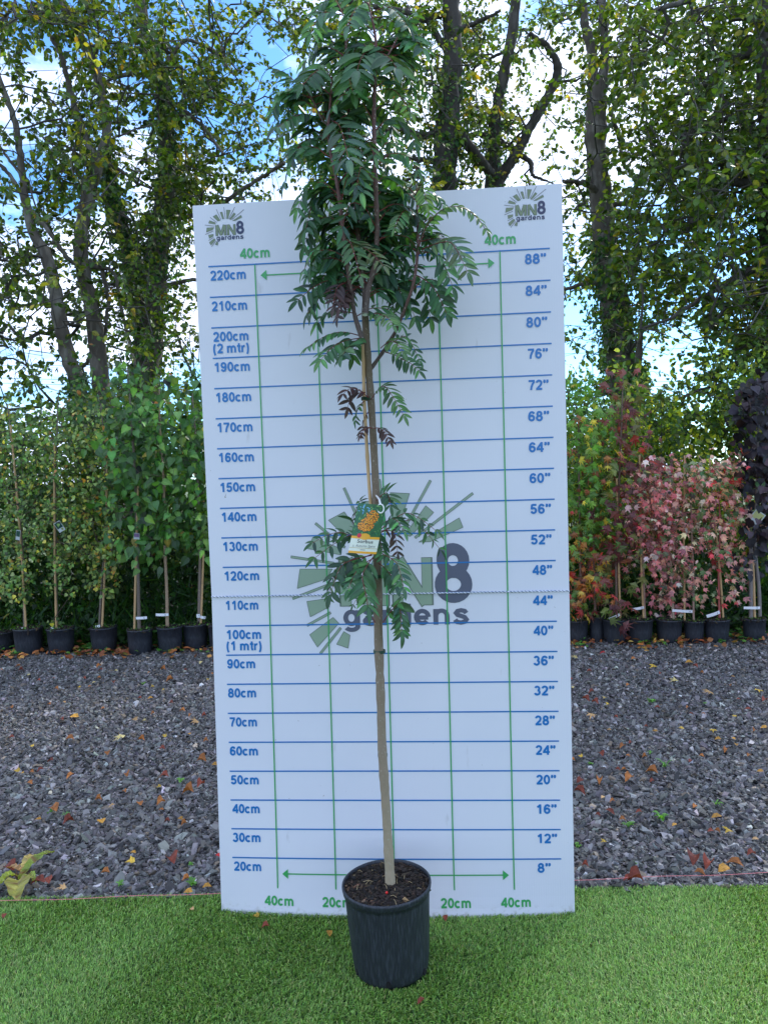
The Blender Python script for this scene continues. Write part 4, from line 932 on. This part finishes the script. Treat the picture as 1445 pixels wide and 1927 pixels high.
PINK = ([(.48,.16,.17), (.55,.28,.26), (.6,.46,.4), (.5,.07,.09), (.12,.16,.07), (.27,.12,.12)], [6, 5, 2.4, .6, 3.5, 3])
SPEC = [
 dict(pot=(-32,18,1193,1229), label='potted small-leaved birch cut off by the left edge of the picture', group=GL, stems=[([(-4,1185,3),(-8,1000,3),(-12,850,3)], 'stem')], blobs=[(-10,960,35,130,60),(0,1080,30,60,20)], leaf='heart', size=.036, cols=BIRCH, k=5),
 dict(pot=(17,71,1186,1235), label='potted weeping birch on a leaning cane, leftmost full pot in the left row', group=GL, stems=[([(49,1184,4.5),(41,1050,4),(31,920,4),(20,800,4)], 'cane'), ([(46,1180,5),(44,1050,4),(30,900,3),(14,760,2)], 'stem')],
   blobs=[(28,880,38,80,90),(40,1000,42,70,100),(25,1090,36,50,50),(15,790,30,40,24)], leaf='heart', size=.034, cols=BIRCH, tape=[(37,1184,12,4,.2,0)], tags=[(34,1007,8,19,-.25,(.03,.09,.06))]),
 dict(pot=(81,132,1186,1234), label='potted weeping birch on an upright cane, second full pot from the left', group=GL, stems=[([(106,1181,4.5),(103,1050,4),(102,900,4),(103,830,4)], 'cane'), ([(107,1180,5),(105,1050,4),(104,900,3),(110,740,2)], 'stem')],
   blobs=[(98,890,40,80,95),(110,990,42,70,100),(118,1080,34,50,36),(100,800,38,40,40),(115,1175,20,20,5)], leaf='heart', size=.034, cols=BIRCH, tape=[(104,1184,18,5,-.1,0)], tags=[(112,991,13,20,.5,(.02,.07,.05))]),
 dict(pot=(163,214,1184,1231), label='potted birch with yellowing leaves and dark leaning stem, beside the heart-leaved trees', group=GL, stems=[([(192,1184,4.5),(198,1060,4),(201,930,4),(202,830,4)], 'cane'), ([(187,1178,5),(192,1090,5),(200,1000,4),(198,850,3),(190,760,2)], 'stem')],
   blobs=[(170,880,44,80,95),(185,1000,46,60,100),(195,1080,34,40,40),(170,800,50,40,44)], leaf='heart', size=.036, cols=([(.09,.16,.03), (.18,.25,.06), (.38,.36,.06), (.45,.22,.04)], [5, 5, 2.2, .6]), tape=[(184,1179,9,5,.2,0)], tags=[(205,1000,7,14,.1,(.3,.2,.12))]),
 dict(pot=(234,282,1188,1234), label='potted tree with large heart-shaped leaves and birch sprays trailing past its cane', group=GL, stems=[([(253,1186,4.5),(255,1090,4.5),(259,950,4),(260,900,4)], 'cane'), ([(262,1186,8),(259,1050,6),(255,900,5),(245,760,4),(240,690,2)], 'stem')],
   blobs=[(232,930,38,70,34),(245,1030,42,30,20),(225,850,40,60,34),(245,760,34,60,24),(240,700,14,22,6)], leaf='heart', size=.084, cols=BIG, k=4, wid=.85, tape=[(266,1163,21,5,.02,0)], tags=[(257,1009,11,12,-.1,(.25,.16,.3))], dep=.18),
 dict(pot=(291,339,1183,1231), label='potted heart-leaved tree with pale clear stem, between two heart-leaved neighbours left of the board', group=GL, stems=[([(315,1180,7),(314,1110,6),(311,1050,6),(308,900,5),(300,780,3),(300,730,2)], 'stem')], bark=(.32,.22,.13),
   blobs=[(298,930,40,70,40),(305,1000,38,36,24),(300,840,42,60,40),(310,760,36,40,20)], leaf='heart', size=.084, cols=BIG, k=4, wid=.85, tape=[(305,1157,24,5,-.02,0)], dep=.18),
 dict(pot=(340,388,1178,1225), label='potted heart-leaved tree with stem and cane side by side, just left of the board', group=GL, stems=[([(378,1178,4.5),(381,1100,4),(383,1040,4)], 'cane'), ([(375,1176,8),(376,1100,7),(377,1040,6),(372,900,5),(365,780,3),(362,740,2)], 'stem')], bark=(.2,.15,.11),
   blobs=[(362,930,34,80,44),(370,1010,30,40,24),(358,820,34,60,36),(380,740,24,30,10)], leaf='heart', size=.084, cols=BIG, k=4, wid=.85, tape=[(373,1159,7,7,0,0),(382,1162,10,5,-.2,0)], dep=.18),
 dict(pot=(389,432,1178,1226), label='potted heart-leaved tree mostly hidden behind the left edge of the board', group=GL, stems=[([(412,1176,7),(412,1050,6),(412,850,4)], 'stem')], blobs=[(405,900,30,110,36),(400,760,30,30,8)], leaf='heart', size=.09, cols=BIG, k=4, dep=.18),
 dict(pot=(1069,1112,1170,1213), label='potted star-leaved tree turning orange, beside the right edge of the board', group=GRr, stems=[([(1094,1170,5),(1092,1080,4),(1090,930,4),(1088,780,2)], 'stem')], bark=(.16,.09,.06), blobs=[(1085,760,26,50,36),(1092,850,34,60,56),(1092,980,32,80,70),(1092,1110,32,40,36),(1075,720,14,20,6)], leaf='star', size=.095, cols=gum, k=3, tape=[(1090,1166,8,6,.3,0)], dep=.15),
 dict(pot=(1112,1140,1162,1210), label='narrow potted star-leaved tree set back between its neighbours, right of the board', group=GRr, stems=[([(1120,1160,5),(1118,1080,4),(1115,930,4),(1112,800,2)], 'stem')], bark=(.16,.09,.06), blobs=[(1125,870,26,70,44),(1125,980,26,60,44),(1122,1090,22,40,26),(1110,800,24,40,20)], leaf='star', size=.095, cols=gum, k=3, dep=.15),
 dict(pot=(1140,1188,1169,1213), label='potted star-leaved tree with maroon top leaves, third pot right of the board', group=GRr, stems=[([(1167,1168,4.5),(1164,1060,4),(1160,900,4)], 'cane'), ([(1160,1166,5),(1159,1050,5),(1165,900,4),(1170,780,3),(1172,710,2)], 'stem')], bark=(.16,.1,.07),
   blobs=[(1170,735,12,30,9),(1176,800,15,40,15),(1180,870,26,36,16),(1160,960,30,60,26),(1165,1050,26,50,16),(1150,1120,30,30,14)], leaf='star', size=.115, cols=maroon, k=3, tape=[(1156,1161,22,5,.4,0)], dep=.15),
 dict(pot=(1188,1236,1169,1214), label='pink variegated potted tree on two pale canes, leftmost of the pink ones', group=GRr, stems=[([(1211,1168,4),(1207,1080,4),(1204,950,4),(1203,856,3.5)], 'cane'), ([(1213,1168,5),(1210,1060,4),(1205,930,3)], 'stem')], bark=(.35,.22,.16),
   blobs=[(1205,930,32,40,30),(1215,980,34,50,34),(1210,1040,30,30,16)], leaf='lobed', size=.062, cols=PINK, k=5, tape=[(1201,1145,22,5,.15,0)]),
 dict(pot=(1243,1292,1169,1213), label='fullest pink and white variegated potted tree, its leaves drooping low over the pot', group=GRr, stems=[([(1267,1168,6),(1264,1100,5),(1258,980,4),(1255,890,3)], 'stem'), ([(1286,1000,4),(1288,920,4),(1288,857,3.5)], 'cane')], bark=(.35,.25,.17),
   blobs=[(1245,900,40,40,44),(1255,960,44,50,60),(1265,1040,44,50,44),(1255,1110,28,40,20),(1240,1140,10,20,4)], leaf='lobed', size=.062, cols=PINK, k=5, tape=[(1286,1150,42,5,-.08,0)]),
 dict(pot=(1294,1332,1171,1212), label='small narrow pot with pink and green variegated tree between two larger pots', group=GRr, stems=[([(1305,1168,4),(1304,1080,4),(1300,950,3)], 'stem')], bark=(.35,.22,.16),
   blobs=[(1305,920,34,50,36),(1310,990,30,50,26),(1298,1090,26,40,18),(1302,1140,14,14,4)], leaf='lobed', size=.062, cols=([(.55,.2,.2), (.6,.34,.28), (.62,.5,.38), (.08,.15,.05), (.14,.2,.08)], [4, 4, 3, 3, 3]), k=5),
 dict(pot=(1334,1382,1169,1212), label='rightmost pink variegated potted tree, with bright red shoots and green lower leaves', group=GRr, stems=[([(1361,1168,4),(1356,1090,4),(1340,930,4),(1335,862,3.5)], 'cane'), ([(1354,1168,5),(1352,1090,4),(1355,980,3),(1350,900,2)], 'stem')], bark=(.4,.1,.08),
   blobs=[(1350,900,44,34,46),(1365,960,40,40,40),(1355,1020,30,40,22),(1372,1060,40,40,16),(1390,880,24,20,10),(1360,1110,34,20,7)], leaf='lobed', size=.062, cols=([(.58,.24,.22), (.64,.4,.32), (.6,.07,.08), (.08,.16,.05), (.2,.24,.12)], [5, 4, 1.2, 3, 2]), k=5, tape=[(1342,1156,26,6,.3,0)]),
 dict(pot=(1407,1450,1167,1209), label='dark purple-leaved potted tree beside a grey post at the right edge', group=GRr, stems=[([(1420,1166,5),(1418,1080,4.5),(1415,1040,4)], 'cane'), ([(1430,1166,7),(1428,1100,7),(1420,1040,6),(1425,900,5),(1428,740,3)], 'stem'), ([(1413,1165,8),(1413,1060,8),(1413,990,8)], 'stem')], bark=(.2,.17,.15),
   blobs=[(1425,760,26,60,40),(1432,860,30,60,50),(1438,960,24,50,30),(1425,1060,22,14,6)], leaf='heart', size=.085, cols=([(.022,.016,.024), (.04,.022,.03), (.015,.014,.02), (.06,.12,.04)], [5, 4, 3, .3]), k=4, tape=[(1415,1144,31,5,-.03,0)], tags=[(1424,974,22,24,-.6,(.5,.5,.2))], dep=.12),
]
for s in SPEC: bgpot(s)

# slim sapling in the right-hand hedge
sp = at(1245, 860, 4.75); sp[2] = 0
o = empty('sapling', sp, 'slim dark sapling rising above the hedge between the ivy tree and the purple tree', 'sapling')
mb = MB(); P = np.array([sp, at(1243, 860, 4.75), at(1246, 790, 4.75), at(1243, 735, 4.75)]); tube(mb, smooth_path(P, 16), np.linspace(.018, .004, 16), 6, (.05,.045,.035)); mb.build('trunk', M_twig, o)
mb = MB(); T = np.array([at(1245+rng.normal()*22, rng.uniform(745, 880), 4.75+rng.normal()*.15) for _ in range(90)]); A, par, w, paths, root = grow(smooth_path(P, 20)[5:], T, step=.12)
branch_tubes(mb, A, w, paths, .0015, .42, 4, (.06,.05,.04), .006); mb.build('twigs', M_twig, o)
mb = MB(); qi = np.repeat(np.arange(90), 7); scatter(mb, 'oval', T[qi]+rng.normal(size=(630, 3))*.04, norm(rng.normal(size=(630, 3))), np.array([0, 0, 1])+.6*rng.normal(size=(630, 3)), rng.uniform(.03, .05, 630), palette(630, [(.05,.11,.02), (.1,.17,.03), (.2,.24,.04)], [3, 3, 1], .2)); mb.build('crown', M_leaf, o)

# ---------------------------------------------------------------- string along the turf edge
mb = MB(); S0, S1 = ground(-60, 1699, .035), ground(1500, 1641, .035); s = np.linspace(0, 1, 60)[:, None]; P = S0+(S1-S0)*s; P[:, 2] += .002*np.sin(s[:, 0]*40)
k = (P[:, 0] > -9); tube(mb, P, .0009, 5); mb.build('string_line', M_string, origin=S0, label='thin pink builder\u2019s string stretched along the back edge of the turf', cat='string')

# ---------------------------------------------------------------- fallen leaves on gravel and turf
COLN = {'o': ('orange-brown', (.42,.15,.035)), 'y': ('yellow', (.62,.4,.05)), 'r': ('red-brown', (.25,.055,.03)), 't': ('tan', (.55,.33,.14)), 'p': ('pale yellow', (.62,.5,.2)), 'g': ('golden', (.55,.27,.04)), 'x': ('bright red', (.5,.03,.03))}
LV = """8 208 o 20,115 190 o 34,135 215 r 34,185 240 p 16,250 278 r 24,345 262 r 18,545 264 r 26,640 190 o 36,650 215 r 34,640 262 o 26,748 213 p 30,608 290 p 24,582 315 o 26,735 290 r 36,510 318 y 22,365 333 o 30,318 432 o 18,415 417 t 24,72 450 o 36,665 460 o 24,480 510 g 78,400 530 r 30,1055 207 o 34,965 227 o 18,1200 211 r 20,1100 280 o 60,985 318 y 28,1057 337 y 24,972 392 g 34,1105 425 r 34,905 390 r 22,1180 475 o 40,990 495 o 26,868 527 t 50,930 540 p 30,1255 548 t 64,1320 508 r 30,1230 507 o 20,1225 620 g 24,1063 636 y 36,450 660 o 60,768 660 p 86,915 664 o 44,1330 675 o 36,208 698 y 28,75 645 r 30,695 748 o 54,1050 720 r 40,325 808 r 44,1303 800 o 68,1388 820 g 40,105 862 y 46,140 880 g 30,203 873 o 26,262 862 r 46,455 905 o 58,818 890 o 50,192 942 o 42,1062 898 r 60,1300 960 r 60,805 998 o 30,1215 1015 o 80,637 1050 o 44,905 1072 o 66,1043 1072 o 64,1043 1113 o 38,723 1092 t 40,345 1112 o 110,245 1175 g 46,445 1197 r 76,655 1187 g 80,1080 1192 r 40,1165 1172 g 48,1192 1210 o 44,860 1390 g 44,838 1455 y 74,1108 1442 r 130,680 1520 o 60,1205 1565 o 56,1340 1612 g 60,315 1570 r 80,395 1618 t 70,1218 1645 g 60,245 1600 r 110,60 1495 r 90,1412 1408 x 30,1370 233 o 24,1345 275 y 24,1300 165 p 30,1025 965 y 28"""
RV = """225 130 r 22,300 95 x 36,128 118 p 44,490 130 o 40,605 180 y 76,825 150 g 56,860 176 r 36,730 268 p 60,455 288 o 30,650 217 r 22,1090 235 g 24,935 335 t 76,900 215 o 26,1070 288 o 26,115 250 r 24,118 298 p 28,220 205 r 34,235 332 r 40,200 382 r 50,255 396 r 50,313 364 y 18,330 406 y 24,232 486 t 66,380 482 r 30,632 423 r 36,815 422 o 18,910 460 o 28,838 462 r 20,1095 470 y 30,1180 435 r 44,1245 322 y 56,1122 372 r 20,1280 380 r 40,340 556 t 28,617 565 g 38,565 540 r 22,775 545 y 34,970 566 y 40,998 615 g 40,1092 607 g 26,1280 545 g 50,1220 560 o 28,422 662 o 52,470 635 r 28,290 705 r 54,165 715 y 36,555 722 o 24,452 715 o 18,900 717 o 30,833 744 r 40,1047 690 o 42,1185 712 o 30,1110 645 g 20,430 797 o 34,392 797 r 30,598 815 o 110,165 870 r 52,283 875 o 56,462 862 o 64,600 868 r 26,1253 807 g 40,160 943 r 84,302 962 t 34,360 990 o 34,345 1060 r 62,270 1075 r 26,423 1103 o 44,860 1020 o 36,520 1055 r 40,990 1083 g 66,1060 1172 y 62,993 1172 o 36,955 1168 r 30,1225 1215 t 30,1200 1312 r 60,195 1378 r 36,850 1352 r 124,1035 1405 g 80,1100 1370 o 110,890 1435 o 70,940 1385 r 80,500 1470 r 150,455 1465 r 60,305 1232 y 34,120 745 o 20,735 1130 g 30"""
seen = {}
def fallen(px, py, ck, wpx, where, z=.03):
    p = ground(px, py, z); cn, col = COLN[ck]; size = min(.062 if ck not in 'pt' else .1, max(.027, 1.05*wpx/ppm(p[1])))
    kind = 'star' if ck in 'pt' and wpx > 12 else ('lobed' if ck == 'y' else 'oval')
    tv, tf = LT[kind]; mb = MB()
    # denser leaf so that it can curl
    bm = bmesh.new(); vs = [bm.verts.new(v) for v in tv]; [bm.faces.new([vs[i] for i in f]) for f in tf]
    bmesh.ops.subdivide_edges(bm, edges=bm.edges[:], cuts=2, use_grid_fill=True); bmesh.ops.triangulate(bm, faces=bm.faces[:])
    V = np.array([v.co[:] for v in bm.verts]); F = np.array([[v.index for v in f.verts] for f in bm.faces]) if not bm.verts.index_update() else None; bm.free()
    V[:, 1] -= .5; V[:, 0] *= rng.uniform(1.0, 1.5); cu = rng.uniform(.4, 1.3)*(1.5 if ck in 'or' else .5)
    V[:, 2] += cu*V[:, 0]**2*1.6-cu*.5*V[:, 1]**2+.05*np.sin(V[:, 1]*9+rng.random()*6)*V[:, 0]
    a = rng.normal()*.6+(math.pi/2); ca, sa = math.cos(a), math.sin(a); tx, ty = rng.normal()*.25, rng.uniform(.0, .5)
    X = V[:, 0]*ca-V[:, 1]*sa; Y = V[:, 0]*sa+V[:, 1]*ca; Z = V[:, 2]+X*tx*.5+Y*ty*.6; V = np.stack([X, Y, Z-Z.min()], -1)*size
    V[:, 2] -= .004; c = np.array(col)*rng.uniform(.55, 1.05)
    mb.add(V+p, F, np.clip(c*(1+.18*rng.normal(size=(len(V), 1))), .01, .9))
    st = {'p': 'lobed', 't': 'papery', 'y': 'flat', 'g': 'oval', 'o': 'curled', 'r': 'shrivelled', 'x': 'small'}[ck]
    sz = 'large ' if wpx > 20 else ('tiny ' if wpx < 8 else '')
    seen.setdefault((sz, cn, st, where), []).append((px, py, mb, p))
for txt, ox, oy, k, side in ((LV, 0, 1200, 3.44, 'left'), (RV, 1040, 1200, 3.212, 'right')):
    for it in txt.split(','):
        x, y, c, w = it.split(); px, py = ox+float(x)/k, oy+float(y)/k
        mark = 8+4*int(min(9, max(0, round((1619-py)/56.0))))
        cm = 20+10*int(min(9, max(0, round((1619-py)/55.5))))
        where = ('left of board, near %dcm mark' % cm) if side == 'left' else ('right of board, near %d inch mark' % mark)
        fallen(px, py, c, float(w)/k, where)
for px, py, c, w in ((481,1723,'y',14),(499,1744,'r',7),(620,1757,'g',6),(838,1729,'r',14),(8,1723,'r',5),(360,1712,'t',6),(792,1885,'r',4)):
    where = 'on the turf at the foot of the board' if abs(py-1726) < 6 and px > 400 else ('on the turf at the far left' if px < 100 else ('on the turf in front of the pot' if py > 1850 else ('on the turf just left of the board' if px < 400 else 'on the turf below the board, %s' % ('near its corner' if px < 550 else 'near the pot'))))
    fallen(px, py, c, w, where, .02)
for (sz, cn, st, where), L in seen.items():
    L.sort(key=lambda t: t[0]); n = len(L)
    for i, (px, py, mb, p) in enumerate(L):
        far = '' if n == 1 else (', leftmost such' if i == 0 else (', rightmost such' if i == n-1 else ', %s such from left' % ('second', 'third', 'fourth', 'fifth', 'sixth', 'seventh', 'eighth')[min(i-1, 6)]))
        mb.build('fallen_leaf', M_dead, origin=p, label='%s%s %s fallen leaf %s%s' % (sz, st, cn, where, far), cat='fallen leaf', group='fallen leaves on the ground')

# ---------------------------------------------------------------- weeds in the gravel
def blade(mb, a, b, w, col, arch=.03, n=8):
    s = np.linspace(0, 1, n)[:, None]; P = a+(b-a)*s; P[:, 2] += arch*np.sin(s[:, 0]*math.pi); d = norm(b-a); sd_ = norm(np.cross(d, [0, 0, 1])); W_ = w*np.sin(np.clip(s*.93+.05, 0, 1)*math.pi)**.7/2
    wav = .15*w*np.sin(s*17); V = np.concatenate([P-sd_*W_+[0, 0, 1]*(W_*.5+wav*.3), P, P+sd_*W_+[0, 0, 1]*(W_*.5-wav*.3)]); i = np.arange(n-1)
    mb.add(V, np.concatenate([np.stack([i, i+1, i+n+1, i+n], -1), np.stack([i+n, i+n+1, i+2*n+1, i+2*n], -1)]), col)
WD = [(1170,940,'L',60,'beside a pale pebble'),(320,1140,'L',60,'under a large orange leaf'),(780,1610,'L',70,'beside a white stone near the string'),(1240,1610,'L',90,'at the string line left of the board'),(1240,1475,'L',44,'beside a long red-brown leaf'),(930,305,'L',36,'far back on the left gravel'),(425,1150,'L',60,'with thin grassy stalks on the left gravel'),
      (680,785,'R',110,'with spreading grassy blades mid-way up the right gravel'),(225,770,'R',50,'close to the right edge of the board'),(660,1105,'R',110,'with broad leaves in the middle of the right gravel'),(455,1150,'R',80,'lying flat right of the board'),(150,1270,'R',60,'touching the right edge of the board'),(500,1370,'R',50,'just behind the string on the right'),(985,1015,'R',90,'straggly and half dry on the right gravel'),(600,395,'R',56,'far back in the middle of the right gravel'),(590,705,'R',50,'behind the grassy one on the right gravel'),(920,403,'R',36,'far back toward the right edge')]
for x, y, sd_, w, lab in WD:
    px, py = (x/3.44, 1200+y/3.44) if sd_ == 'L' else (1040+x/3.212, 1200+y/3.212)
    p = ground(px, py, .012); r = w/3.3/ppm(p[1])/2; mb = MB()
    for _ in range(9):
        a = rng.uniform(0, 6.28); l = r*rng.uniform(.6, 1.15); b = p+np.array([math.cos(a)*l, math.sin(a)*l, rng.uniform(.2, .8)*l]); blade(mb, p, b, l*(.2 if 'grassy' in lab or 'straggly' in lab else .5), np.clip(np.array([.13,.32,.045])*rng.uniform(.6, 1.2), 0, 1), l*.3)
    mb.build('weed', M_leaf2, origin=p, label='small green weed ' + lab, cat='weed', group='weeds growing in the gravel')
c0 = ground(38, 1655, .02); o = empty('dock_plant', c0, 'uprooted broad-leaved weed with yellow green leaves on the gravel at the lower left', 'weed')
G = lambda x, y, z=.03: ground(x/3.44, 1200+y/3.44, z)
for a, b, w, c in ((G(120,1560),G(350,1385,.05),.038,(.2,.27,.03)), (G(125,1550),G(-15,1610),.036,(.3,.35,.04)), (G(150,1520),G(222,1415,.05),.035,(.5,.38,.12)), (G(165,1560),G(235,1590),.032,(.3,.42,.05)), (G(120,1570),G(110,1700,.03),.085,(.3,.27,.05)), (G(160,1540),G(40,1500),.02,(.4,.22,.08))):
    mb = MB(); blade(mb, a, b, w, c, .02, 16); q_ = mb.c[0].copy()*(1+.22*rng.normal(size=(len(mb.c[0]), 1))); q_[rng.random(len(q_)) < .15] = (.2,.1,.03); mb.c[0] = np.clip(q_, .01, .8); mb.v[0] = mb.v[0]+rng.normal(size=mb.v[0].shape)*.0022; mb.build('leaf', M_leaf2, o)
mb = MB()
for _ in range(14): tube(mb, np.array([c0, c0+rng.normal(size=3)*[.02,.02,.004]+[0,0,.01], c0+rng.normal(size=3)*[.04,.03,.006]+[0,0,.012]]), .0016, 4, (.12,.06,.03))
mb.build('roots', M_twig, o)
